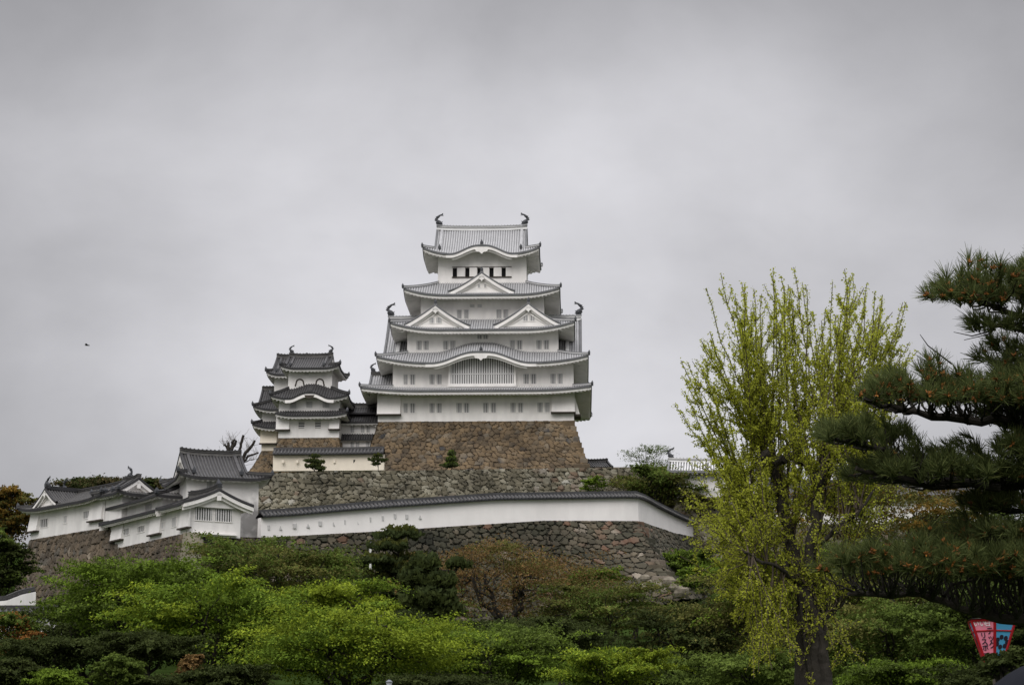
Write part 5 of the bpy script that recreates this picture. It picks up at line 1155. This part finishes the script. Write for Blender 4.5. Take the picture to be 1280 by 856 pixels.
# --- fresh yellow-green pollard with long upright shoots (foreground, right)
def shoots_tree():
    rng = np.random.default_rng(77); Y0 = 60; base = P(1018, 880, Y0); base[2] = gz(base[0], base[1])-.1
    T = thing('fresh_leaved_tree', 'tall tree with a dark forked trunk and upright shoots in fresh yellow leaf', 'tree', base)
    def q(x, y, d=0.0): return P(x, y, Y0+d)-base
    tb = MB()
    def limb(pts, r0, r1, n=14):
        p = np.array([q(*a) for a in pts]); L = np.linspace(0, len(p)-1, n); pp = np.stack([np.interp(L, range(len(p)), p[:, c]) for c in range(3)], -1)
        pp[1:-1] = (pp[:-2]+pp[1:-1]*2+pp[2:])/4; pp[1:-1] += rng.normal(size=(n-2, 3))*.03; r = np.linspace(r0, r1, n)*(1+.10*rng.normal(size=n)); tb.tube(pp, r, 9); return pp
    lm = {}
    z0 = [(1018, 880+300), (1017, 850), (1012, 800), (1008, 760), (1004, 722)]
    limb([(1018, 1085, 0), (1018, 950, 0), (1020, 860, 0), (1018, 800, 0), (1011, 745, 0)], .33, .21, 22); limb([(1012, 1085, 0), (1008, 950, .2), (1003, 860, .2), (1002, 800, .2), (1004, 740, .1)], .25, .15, 22); limb([(1024, 1085, -.2), (1030, 950, -.2), (1034, 860, -.2), (1027, 800, -.1), (1016, 750, 0)], .22, .13, 20)
    lm['a'] = limb([(1010, 760, 0), (998, 725, 0), (990, 690, .3), (984, 650, .6), (974, 610, .8), (966, 575, 1)], .19, .13)
    lm['b'] = limb([(1011, 750, 0), (1014, 700, -.3), (1018, 650, -.5), (1026, 600, -.6), (1030, 560, -.6)], .20, .13)
    lm['c'] = limb([(1024, 600, -.6), (1008, 580, -.2), (996, 562, .2)], .15, .10)
    lm['d'] = limb([(982, 640, .6), (972, 600, .9), (958, 572, .8), (946, 556, .6)], .15, .10)
    lm['e'] = limb([(1000, 730, 0), (980, 712, -.8), (955, 702, -1.6), (930, 690, -2)], .065, .03)
    lm['f'] = limb([(990, 690, .2), (965, 665, 1), (935, 645, 1.5), (905, 640, 2)], .10, .05)
    lm['g'] = limb([(1012, 780, 0), (990, 770, 1), (960, 760, 1.6), (925, 760, 2)], .10, .05)
    lm['h'] = limb([(1016, 690, -.4), (1045, 660, -1), (1075, 640, -1.4), (1095, 610, -1.4)], .07, .035)
    lm['i'] = limb([(1012, 790, 0), (1035, 770, .6), (1055, 750, .8)], .08, .04)
    for c in ((978, 578), (960, 571), (1030, 588), (1000, 566), (990, 705), (1002, 722)):   # pollard knuckles
        p = q(*c); 
        for k in range(3): o = rng.normal(size=3)*.09; tb.tube([p+o-np.array([.12, 0, .14]), p+o-np.array([.03, 0, .04]), p+o, p+o+np.array([.08, 0, .10])], [.08, .12, .13, .06], 8)
    for k in range(5):
        x = 1010+k*4; tb.tube(curve(q(x, 870), q(x+rng.uniform(-25, 25), 690+rng.uniform(0, 70)), rng.normal(size=3)*.2, 8), np.linspace(.10, .03, 8), 5)
    tb.build('trunk', [M['bark']], T)
    outl = np.array([(845, 500), (858, 445), (872, 420), (885, 365), (900, 340), (925, 345), (950, 360), (972, 328), (990, 335), (1010, 352), (1030, 395), (1050, 340), (1056, 330), (1078, 340), (1100, 370), (1122, 365), (1142, 415)], float)
    sw = MB(); C = []; Nn = []; tn = []
    def leafy(pp, f0, dens, tone, r=.036):
        L = np.concatenate([[0], np.cumsum(np.linalg.norm(np.diff(pp, axis=0), axis=1))]); n = int(L[-1]*(1-f0)*dens*1.35)
        if n < 1: return
        d = L[-1]*(f0+(1-f0)*rng.random(n)); c = np.stack([np.interp(d, L, pp[:, k]) for k in range(3)], -1)+rng.normal(size=(n, 3))*r
        C.append(c); Nn.append(rng.normal(size=(n, 3))+np.array([0, -.3, .5])); tn.append(np.clip(rng.normal(tone, .2, n), 0, 1))
    def shoot(s, e, n=12, dens=26, twigs=8, tl=(.4, 1.1), r0=.04, out=.5):
        v = e-s; L = np.linalg.norm(v); mid = s+v*.5; mid[:2] += v[:2]*.28*out; mid[2] += abs(v[0])*.10*out
        t = np.linspace(0, 1, n)[:, None]; pp = (1-t)**2*s+2*t*(1-t)*mid+t*t*e; pp[1:] += np.cumsum(rng.normal(size=(n-1, 3))*.018*L/3, axis=0)
        sw.tube(pp, np.linspace(r0, .009, n), 4); leafy(pp, .24, dens, .55)
        for k in range(twigs):
            i = rng.integers(1, n-2); a = pp[i]; d = pp[i+1]-pp[i]; d /= np.linalg.norm(d); o = rng.normal(size=3); o -= d*(o@d); o /= np.linalg.norm(o)
            l = rng.uniform(*tl)*(1-.55*i/n); e2 = a+d*l*.82+o*l*.5; tp = curve(a, e2, o*l*.16, 5); sw.tube(tp, np.linspace(.013, .006, 5), 3); leafy(tp, .08, dens*1.25, .5, .035)
    # upper fan
    starts = [('a', 10), ('a', 13), ('b', 9), ('b', 13), ('c', 13), ('d', 13), ('d', 10), ('f', 7), ('h', 6), ('h', 9), ('a', 7), ('b', 6), ('a', 12), ('c', 10), ('b', 11)]
    tips = []
    for k in range(62):
        x = rng.uniform(846, 1146); yt = np.interp(x, outl[:, 0], outl[:, 1])+abs(rng.normal())*34+rng.uniform(0, 12)
        tips.append((x, yt, rng.uniform(-2.3, 2.3)))
    for x, y in outl: tips.append((x+rng.uniform(-2, 2), y+rng.uniform(0, 5), rng.uniform(-1.2, 1.2)))
    for k in range(18): tips.append((rng.uniform(862, 1125), rng.uniform(440, 560), rng.uniform(-2.6, 2.6)))
    for (x, y, d) in tips:
        e = q(x, y, d)
        cand = [lm[a][i] for a, i in starts]; w = np.array([abs((c[0]-e[0]))*.16+max(0, 2.5-(e[2]-c[2]))*2+rng.random()*1.1+(0 if (c[0]-cand[1][0])*(e[0]-cand[1][0]) >= -.3 else 1) for c in cand]); s = cand[int(np.argmin(w))]+rng.normal(size=3)*.1
        shoot(s, e, dens=52, twigs=int(rng.integers(14, 22)), tl=(.35, 1.2), r0=.024, out=.12)
    # leafy lower left skirt and lower right
    for k in range(120):
        s = lm[['e', 'f', 'g', 'a', 'e', 'f'][k % 6]][rng.integers(4, 13)]; x = rng.uniform(852, 960); y = rng.uniform(560, 845)
        if x < 880 and y > 720: x += 45
        if y > 760: x += 35
        if y > 800: x += 10
        shoot(s, q(x, y, rng.uniform(-2.5, 2.5)), dens=34, twigs=10, tl=(.3, .9), r0=.022, out=-.2)
    for k in range(30):
        s = lm[['a', 'g', 'i', 'b'][k % 4]][rng.integers(3, 11)]; shoot(s, q(rng.uniform(930, 1085), rng.uniform(600, 850), rng.uniform(-2, 2)), dens=26, twigs=8, tl=(.3, .8), r0=.02, out=.1)
    for k in range(44):
        s = lm[['h', 'b', 'i'][k % 3]][rng.integers(5, 13)]; shoot(s, q(rng.uniform(1040, 1125), rng.uniform(450, 690), rng.uniform(-2, 2)), dens=22, twigs=7, tl=(.3, .8), r0=.02, out=.3)
    for k in range(34):
        s = q(1012+rng.uniform(-12, 16), rng.uniform(720, 870), rng.uniform(-.5, .3)); shoot(s, s+np.array([rng.normal()*.7, -rng.random()*.6, rng.uniform(.5, 1.4)]), dens=26, twigs=6, tl=(.2, .6), r0=.014, out=.1)
    sw.build('shoots', [M['bark2']], T)
    C = np.concatenate(C); Q, Fc = leaves(rng, C, np.concatenate(Nn), np.full(len(C), .045), 1.6)
    mb = MB(); mb.add(Q, Fc, 0, np.concatenate(tn)); mb.build('crown', [LM['ginkgo']], T); print('fresh leaves', len(C))
shoots_tree()
# --- foreground pine reaching in from the right
M['needle'] = mat('pine_needle', (0, 0, 0), .75, ramp=[(0, (.050, .060, .022)), (.5, (.088, .112, .036)), (1, (.18, .195, .062))], trans=.25, spec=.08)
M['needleold'] = mat('old_pine_needle', (0, 0, 0), .6, ramp=[(0, (.07, .032, .014)), (.5, (.20, .082, .022)), (1, (.36, .15, .03))], spec=.2)
def big_pine():
    rng = np.random.default_rng(11); Y0 = 14.0; base = np.array([5.1, 14.6, 0.0]); T = thing('foreground_pine', 'large dark pine reaching in from the right with long needles and orange-brown buds', 'pine tree', base)
    def q(x, y, d=0.0): return P(x, y, Y0+d)-base
    tb = MB(); 
    tb.tube(curve((0, 0, -.1), (.25, .2, 6.6), (.3, .1, 0), 16, .03, rng), np.linspace(.21, .09, 16), 10)
    NV, NT, ND = [], [], []
    BV = []
    def tuft(p, ax, L, n):
        ax = ax/np.linalg.norm(ax); d = rng.normal(size=(n, 3)); d -= (d@ax)[:, None]*ax; d /= np.linalg.norm(d, axis=1)[:, None]
        al = rng.uniform(.08, 1.15, n); D = ax*np.cos(al)[:, None]+d*np.sin(al)[:, None]; D[:, 2] += .12; D /= np.linalg.norm(D, axis=1)[:, None]
        s = p-ax*.05+ax*(rng.random(n)*.07)[:, None]; l = (1.15*L*rng.uniform(.75, 1.1, n))[:, None]
        side = np.cross(D, rng.normal(size=(n, 3))); side /= np.linalg.norm(side, axis=1)[:, None]; w = .0021
        m = s+D*l*.55; m[:, 2] -= .0; e = s+D*l; e[:, 2] -= l[:, 0]*.03
        NV.append(np.stack([s-side*w, s+side*w, m+side*w, m-side*w, e+side*w*.3, e-side*w*.3], 1)); NT.append(np.clip(rng.normal(.45, .22, n), 0, 1))
    def bud(p, ax):
        k = int(rng.integers(5, 10)); 
        for i in range(k):
            d = ax/np.linalg.norm(ax)*.8+rng.normal(size=3)*.55; d /= np.linalg.norm(d); l = rng.uniform(.018, .036); ob.tube([p, p+d*l*.5, p+d*l], [.003, .0065, .0025], 5, 0, a=float(np.clip(rng.normal(.5, .25), 0, 1)))
    ob = MB()
    def pad(cx, cy, rx, ry, dep, nt, branch, tl=.095, nn=54, up=.9, budp=.25, thick=.03, dy0=0.0, tail=True):
        """pixel ellipse of tufts over a branch polyline given in pixels (x,y,dY)"""
        bp = np.array([q(*b) for b in branch]); t = np.linspace(0, len(bp)-1, 18); pp = np.stack([np.interp(t, range(len(bp)), bp[:, c]) for c in range(3)], -1)
        pp[1:-1] = (pp[:-2]+2*pp[1:-1]+pp[2:])/4; pp[1:-1] += rng.normal(size=(16, 3))*.008
        tb.tube(pp, np.linspace(thick, thick*.28, 18)*(1+.12*rng.normal(size=18)), 8)
        # secondary branches fanning out, tufts on their upper side
        for k in range(int(nt*.62)):
            a = rng.uniform(0, 2*math.pi); r = math.sqrt(rng.random())*(1 if rng.random() < .85 else 1.18); x = cx+rx*r*math.cos(a); dd = dep*r*math.sin(a)*rng.choice([1, 1]); hgt = math.sqrt(max(0, 1-r*r*.8))*(.80+1.0*mnoise.noise(Vector((x*.03, cy, dd*1.5))))
            y = cy+ry*.45-ry*hgt*rng.uniform(-.25, 1.15)+dd*3
            p = q(x, y, dd+dy0); j = int(np.argmin(np.linalg.norm((pp-p)*np.array([1, .6, .8]), axis=1))); j = max(0, j-1)
            out = p-pp[j]; ax = np.array([out[0]*.8-.02, out[1]*.5, .06+up*.12]) + rng.normal(size=3)*.05
            if rng.random() < .5: tb.tube(curve(pp[j], p-ax*.1, (out[0]*.25, out[1]*.2, -abs(out[2])*.32), 7, .010, rng), np.linspace(.008, .0035, 7), 4)
            tuft(p, ax, tl*rng.uniform(.8, 1.15), nn)
            if rng.random() < budp*2.3: bud(p+np.array([0, -.05, .0])*rng.random(), ax)
    # top pad, partly out of frame
    pad(1262, 352, 92, 42, .55, 290, [(1420, 395, .3), (1340, 400, .2), (1280, 398, 0), (1230, 380, 0), (1190, 360, -.1)], tl=.105, budp=.4, thick=.035)
    pad(1350, 330, 70, 60, .5, 160, [(1430, 380, .3), (1350, 350, 0), (1300, 320, 0)], budp=.35)
    pad(1265, 402, 60, 16, .4, 60, [(1400, 430, .3), (1300, 420, .3), (1230, 402, 0)], nn=40, budp=0)
    # wide second pad
    pad(1205, 482, 132, 34, .8, 470, [(1440, 515, .2), (1330, 532, .1), (1250, 525, 0), (1180, 522, 0), (1120, 512, -.1), (1080, 497, -.15)], tl=.1, budp=.42, thick=.045)
    pad(1310, 470, 70, 45, .8, 170, [(1440, 515, .2), (1340, 505, .1), (1280, 490, 0)], budp=.3)
    # third level: left spur and long bough
    pad(1082, 538, 62, 22, .4, 140, [(1250, 610, 0), (1170, 598, 0), (1110, 563, -.1), (1060, 552, -.15), (1025, 542, -.2)], tl=.09, budp=.02, thick=.03)
    pad(1190, 580, 135, 34, .8, 460, [(1440, 600, .3), (1330, 602, .3), (1240, 606, .2), (1160, 605, .1), (1110, 596, 0), (1070, 585, -.1)], tl=.09, budp=.03, thick=.045, dy0=.25)
    pad(1300, 550, 60, 34, .6, 120, [(1440, 600, .3), (1330, 580, .3), (1270, 560, .2)], budp=.1)
    pad(1265, 622, 70, 22, .5, 130, [(1440, 650, .5), (1330, 640, .5), (1240, 636, .4), (1200, 626, .4)], tl=.09, budp=.15, dy0=.5)
    # lowest big bough
    pad(1185, 694, 150, 42, .8, 560, [(1440, 782, 0), (1330, 778, 0), (1270, 773, 0), (1225, 770, 0), (1185, 752, 0), (1150, 742, 0), (1105, 745, -.1), (1060, 742, -.15)], tl=.1, budp=.3, thick=.04)
    pad(1300, 690, 70, 52, .8, 220, [(1440, 782, 0), (1340, 745, .1), (1290, 720, .1)], budp=.3)
    for pts in ([(1225, 768, 0), (1215, 745, .1), (1205, 728, .2), (1222, 715, .2)], [(1240, 768, 0), (1232, 740, 0), (1240, 720, .1)], [(1180, 745, 0), (1190, 730, .1), (1230, 722, .1), (1290, 735, .1)]):
        p = np.array([q(*a) for a in pts]); tb.tube(p, np.linspace(.014, .006, len(p)), 5)
    for b in ([(1190, 455, 0), (1160, 432, 0), (1150, 418, 0)], [(1260, 395, 0), (1235, 418, 0), (1205, 425, 0)], [(1245, 412, 0), (1215, 420, 0), (1192, 415, 0)]):
        p = np.array([q(*a) for a in b]); tb.tube(p, np.linspace(.006, .002, len(p)), 4)
    pad(1275, 440, 60, 26, .5, 90, [(1440, 480, .4), (1330, 462, .4), (1260, 455, .3)], budp=.2, dy0=.3)
    pad(1285, 505, 60, 30, .5, 110, [(1440, 560, .4), (1340, 540, .4), (1270, 535, .3)], budp=.2, dy0=.3)
    pad(1250, 660, 80, 24, .6, 120, [(1440, 700, .4), (1330, 690, .4), (1230, 680, .3)], budp=.2, dy0=.3)
    tb.build('trunk', [M['bark']], T)
    V = np.concatenate(NV); n = len(V); I = np.arange(n)[:, None]*6; F_ = np.concatenate([I+np.array([[0, 1, 2, 3]]), I+np.array([[3, 2, 4, 5]])])
    mb = MB(); tt = np.concatenate(NT); mb.add(V.reshape(-1, 3), F_, 0, np.concatenate([tt, tt])); mb.build('needles', [M['needle']], T); ob.build('buds', [M['needleold']], T); print('needles', n)
big_pine()
# ================================================================== small things
def lantern():
    c = P(1230, 799, 30); b = np.array([c[0]+.12, c[1], 0]); T = thing('festival_lantern', 'tapering red-framed paper lantern with pink and blue written panels, under the lowest pine bough', 'lantern', b)
    red = mat('red_frame', (.33, .008, .015), .5, var=.1, scale=8); pink = mat('pink_paper', (.80, .24, .34), .7, var=.05, scale=6); blue = mat('blue_paper', (.08, .36, .62), .7, var=.05, scale=6); blk = mat('black_ink', (.02, .015, .03), .7); wht = mat('white_ink', (.8, .7, .72), .7)
    zt, zb = P(1228, 776, 30)[2], P(1228, 826, 30)[2]; H = zt-zb; rt, rb = .34, .14; n = 6; rot = R(24)
    def ring(r, z): return np.array([(r*math.cos(rot+i*math.pi/3), r*math.sin(rot+i*math.pi/3), z) for i in range(n)])
    A, B = ring(rt, zt), ring(rb, zb); mid = [B[i]+(A[i]-B[i])*.74 for i in range(n)]
    body = MB(); 
    body.add([*A, *B], [(i, (i+1) % n, (i+1) % n+n, i+n) for i in range(n)], [3 if i % 2 else 0 for i in range(n)] if False else 0)
    fr = MB()
    for i in range(n):
        j = (i+1) % n; fr.tube([A[i]*1.0, B[i]], .021, 6); fr.tube([A[i], A[j]], .02, 6); fr.tube([B[i], B[j]], .02, 6); fr.tube([mid[i], mid[j]], .012, 6)
    top = MB(); r = ring(rt+.05, zt+.02); top.add([*r, (0, 0, zt+.05)], [(i, (i+1) % n, n) for i in range(n)], 0); top.add([*r, (0, 0, zt)], [(i, (i+1) % n, n) for i in range(n)], 0)
    top.build('lantern_cap', [M['wood']], T); fr.build('frame', [red], T)
    # six paper panels; front-facing ones are pink and blue
    for i in range(n):
        j = (i+1) % n; nr = (A[i]+A[j])/2; nr[2] = 0; nr /= np.linalg.norm(nr)
        m = MB(); m.add([A[i], A[j], B[j], B[i]], [(0, 1, 2, 3)], 0)
        col = [blue, pink][i % 2]
        pn = m.build('paper_panel', [col], T)
        # writing, as flat ink standing just proud of the paper
        mc = (A[i]+A[j]+B[i]+B[j])/4; up = ((A[i]+A[j])-(B[i]+B[j]))/2; up /= np.linalg.norm(up); rt_ = np.array([-nr[1], nr[0], 0]); nn = np.cross(rt_, up); nn = -nn if nn@nr < 0 else nn; rt_ = np.cross(up, nn)
        def word(s, u, v, size, m_):
            cu = bpy.data.curves.new('writing', 'FONT'); cu.body = s; cu.size = size; cu.align_x = 'CENTER'; cu.align_y = 'CENTER'; cu.space_line = .9; cu.extrude = .001; cu.offset = .002
            o = bpy.data.objects.new('writing', cu); COL.objects.link(o); bpy.context.view_layer.update(); dg = bpy.context.evaluated_depsgraph_get(); me = bpy.data.meshes.new_from_object(o.evaluated_get(dg)); bpy.data.objects.remove(o)
            me.materials.clear(); me.materials.append(m_); w = link('writing', me, pn); mt = Matrix((rt_, up, nn)).transposed().to_4x4(); mt.translation = Vector(mc+rt_*u+up*v+nn*.006); w.matrix_basis = mt
            return len(me.polygons)
        if col is pink:
            word('テ\nッ\nク', .075, .03, .11, blk); word('リ\nス\nポ\nー', -.03, -.06, .095, blk); word('いい', -.06, .235, .09, wht); word('日', .06, .235, .09, wht)
        else:
            # dark round floral blot with petals, as on the blue panel
            m = MB()
            for k in range(7):
                a = k*2*math.pi/7; cc = mc+rt_*(.085*math.cos(a))+up*(.07*math.sin(a)-.02)+nn*.005; pts = [cc+rt_*(.035*math.cos(t))+up*(.035*math.sin(t)) for t in np.linspace(0, 2*math.pi, 9)[:-1]]
                m.add([*pts, cc], [(q_, (q_+1) % 8, 8) for q_ in range(8)], 0)
            m.build('floral_mark', [blk], pn)
    po = MB(); po.tube([(0, .0, -.1), (0, .0, zb), (0, 0, zt+.1)], .025, 8); po.build('pole', [M['wood']], T)
lantern()
# parasol at the lower right corner
def parasol():
    c = P(1300, 826, 9.0); b = np.array([c[0]+.02, 9.0, 0]); T = thing('parasol', 'dark slate grey parasol cut off by the lower right corner of the view', 'parasol', b)
    m = mat('dark_canvas', (.014, .015, .019), .9, spec=.03, var=.15, scale=4); zt = c[2]; R_ = .42; n = 8; G = []
    for k in range(9):
        t = k/8; row = []
        for i in range(n*4):
            a = i*2*math.pi/(n*4); sc = 1-.06*t*(.5-.5*math.cos(a*n)); row.append((R_*t*math.cos(a)*sc, R_*t*math.sin(a)*sc, zt-.34*t**1.9-.02*t*(.5-.5*math.cos(a*n))))
        G.append(row)
    mb = MB(); mb.grid(np.array(G), 0, close=True); mb.build('canopy', [m], T, smooth=True)
    rb = MB()
    for i in range(n): a = i*2*math.pi/n; rb.tube([(R_*t*math.cos(a), R_*t*math.sin(a), zt-.34*t**1.9-.012) for t in np.linspace(0.02, .99, 8)], .004, 5)
    rb.build('ribs', [M['iron']], T); p = MB(); p.tube([(0, 0, 0), (0, 0, zt+.06)], .016, 8); p.tube([(0, 0, 0), (0, 0, .05), (0, 0, .07)], [.25, .25, .05], 16); p.build('pole', [M['iron']], T)
parasol()
# white pole against the lower wall
c0, c1 = P(463, 705, 192), P(463, 676, 192); b = np.array([c0[0], 192, gz(c0[0], 192)-.1]); T = thing('white_pole', 'thin white pole standing before the lower stone wall, left of the layered pine', 'pole', b)
wp_ = mat('white_paint', (.62, .62, .60), .6, var=.1, scale=3); m = MB(); hh = P(463, 677, 192)[2]-b[2]; m.tube([(0, 0, 0), (0, 0, hh)], [.11, .10], 10); m.build('shaft', [wp_], T); m = MB(); m.tube([(0, 0, hh), (0, 0, hh+.15), (0, 0, hh+.3)], [.16, .18, .08], 10); m.build('cap', [M['iron']], T)
# lamp head showing at the bottom edge
c0 = P(486.5, 853, 78); b = np.array([c0[0], 78, 0]); T = thing('street_lamp', 'grey lamp head poking up at the bottom edge below the wide lime tree', 'street lamp', b)
gm = mat('lamp_grey', (.16, .17, .19), .5, var=.1, scale=5); gl = mat('lamp_glass', (.42, .44, .47), .3); z = P(486, 849, 78)[2]
m = MB(); m.tube([(0, 0, 0), (0, 0, z-.42)], [.06, .045], 8); m.build('pole', [gm], T)
m = MB(); m.tube([(0, 0, z-.42), (0, 0, z-.1)], [.08, .115], 6); m.build('lamp_glass', [gl], T); m = MB(); m.tube([(0, 0, z-.1), (0, 0, z-.07), (0, 0, z)], [.14, .14, .03], 6); m.build('lamp_cap', [gm], T)
# small white notice board among the trees
c0 = P(674, 789, 166); b = np.array([c0[0], 166, gz(c0[0], 166)]); T = thing('notice_board', 'small white notice board glimpsed below the brown-leaved cherry tree', 'sign', b)
m = MB(); z = c0[2]-b[2]; m.box(-.27, .27, -.03, .03, z-.2, z+.2, 0); m.build('board', [wp_], T); m = MB(); 
for x in (-.2, .2): m.box(x-.03, x+.03, .031, .08, -.2, z+.1, 0)
m.build('posts', [M['wood']], T)
# bird
c0 = P(109, 431.5, 110); T = thing('bird', 'tiny dark bird flying in the grey sky at the left', 'bird', c0); m = MB(); m.tube([(-.13, 0, 0), (-.06, 0, .01), (.05, 0, 0), (.14, 0, -.01)], [.012, .04, .035, .01], 6); m.build('body', [M['iron']], T)
m = MB()
for s in (-1, 1): m.add([(-.05, 0, .01), (.04, 0, .01), (.0, s*.15, .07), (-.07, s*.3, .03), (-.05, 0, .0), (.04, 0, .0), (.0, s*.15, .06), (-.07, s*.3, .025)], [(0, 1, 2, 3), (4, 5, 6, 7), (0, 1, 5, 4), (1, 2, 6, 5), (2, 3, 7, 6)], 0)
m.build('wings', [M['iron']], T)
# loose fallen stones at the foot of the corner
rnd = random.Random(12); sg = mat('fallen_stone', (.20, .175, .135), .9, var=.35, scale=1.5, bump=.6)
SP = [(851, 739, 2.0), (843, 733, 1.6), (836, 727, 1.5), (830, 738, 1.0), (822, 731, 1.2), (812, 728, .9), (806, 722, 1.1), (858, 735, 1.0), (795, 762, .8), (806, 766, .9), (816, 763, .8), (785, 768, .7), (800, 756, .7), (826, 768, .8)]
nm = ['whitish boulder lying lowest at the tip of the stone corner', 'long brown boulder just above the whitish boulder at the corner foot', 'broad pale brown boulder third up from the corner foot', 'low grey stone left of the corner boulders', 'brown stone in the middle of the tumbled corner foot', 'small grey stone at the upper left of the tumbled corner foot', 'brown stone where the wall meets the tumbled corner foot', 'small stone right of the whitish boulder', 'small pale stone on the grass bank below the wall', 'pale rounded stone in the middle of the grass bank', 'pale stone at the right of the small bank stones', 'lowest left of the small stones on the grass bank', 'topmost small stone on the grass bank', 'rightmost low stone on the grass bank']
for (x, y, s), lab in zip(SP, nm):
    Y = 231.0 if y < 742 else 214; c = P(x, y, Y); 
    if y >= 742: c = c.copy(); c[2] = max(c[2]-.1, gz(c[0], Y)+.05)
    m = MB(); G = []
    for k in range(6):
        row = []
        for i in range(9):
            th = math.pi*k/5; a = 2*math.pi*i/9; q = np.sign(math.cos(a))*abs(math.cos(a))**.7, np.sign(math.sin(a))*abs(math.sin(a))**.7; r = .5*s*(1+rnd.uniform(-.1, .1)); row.append((r*q[0]*math.sin(th)**.6, r*.8*q[1]*math.sin(th)**.6, .36*s*math.cos(th)))
        G.append(row)
    m.grid(np.array(G), 0, close=True); tag(m.build('boulder', [sg], loc=c, rz=rnd.uniform(-.3, .3)), lab, 'boulder', 'fallen stones below the lower wall')
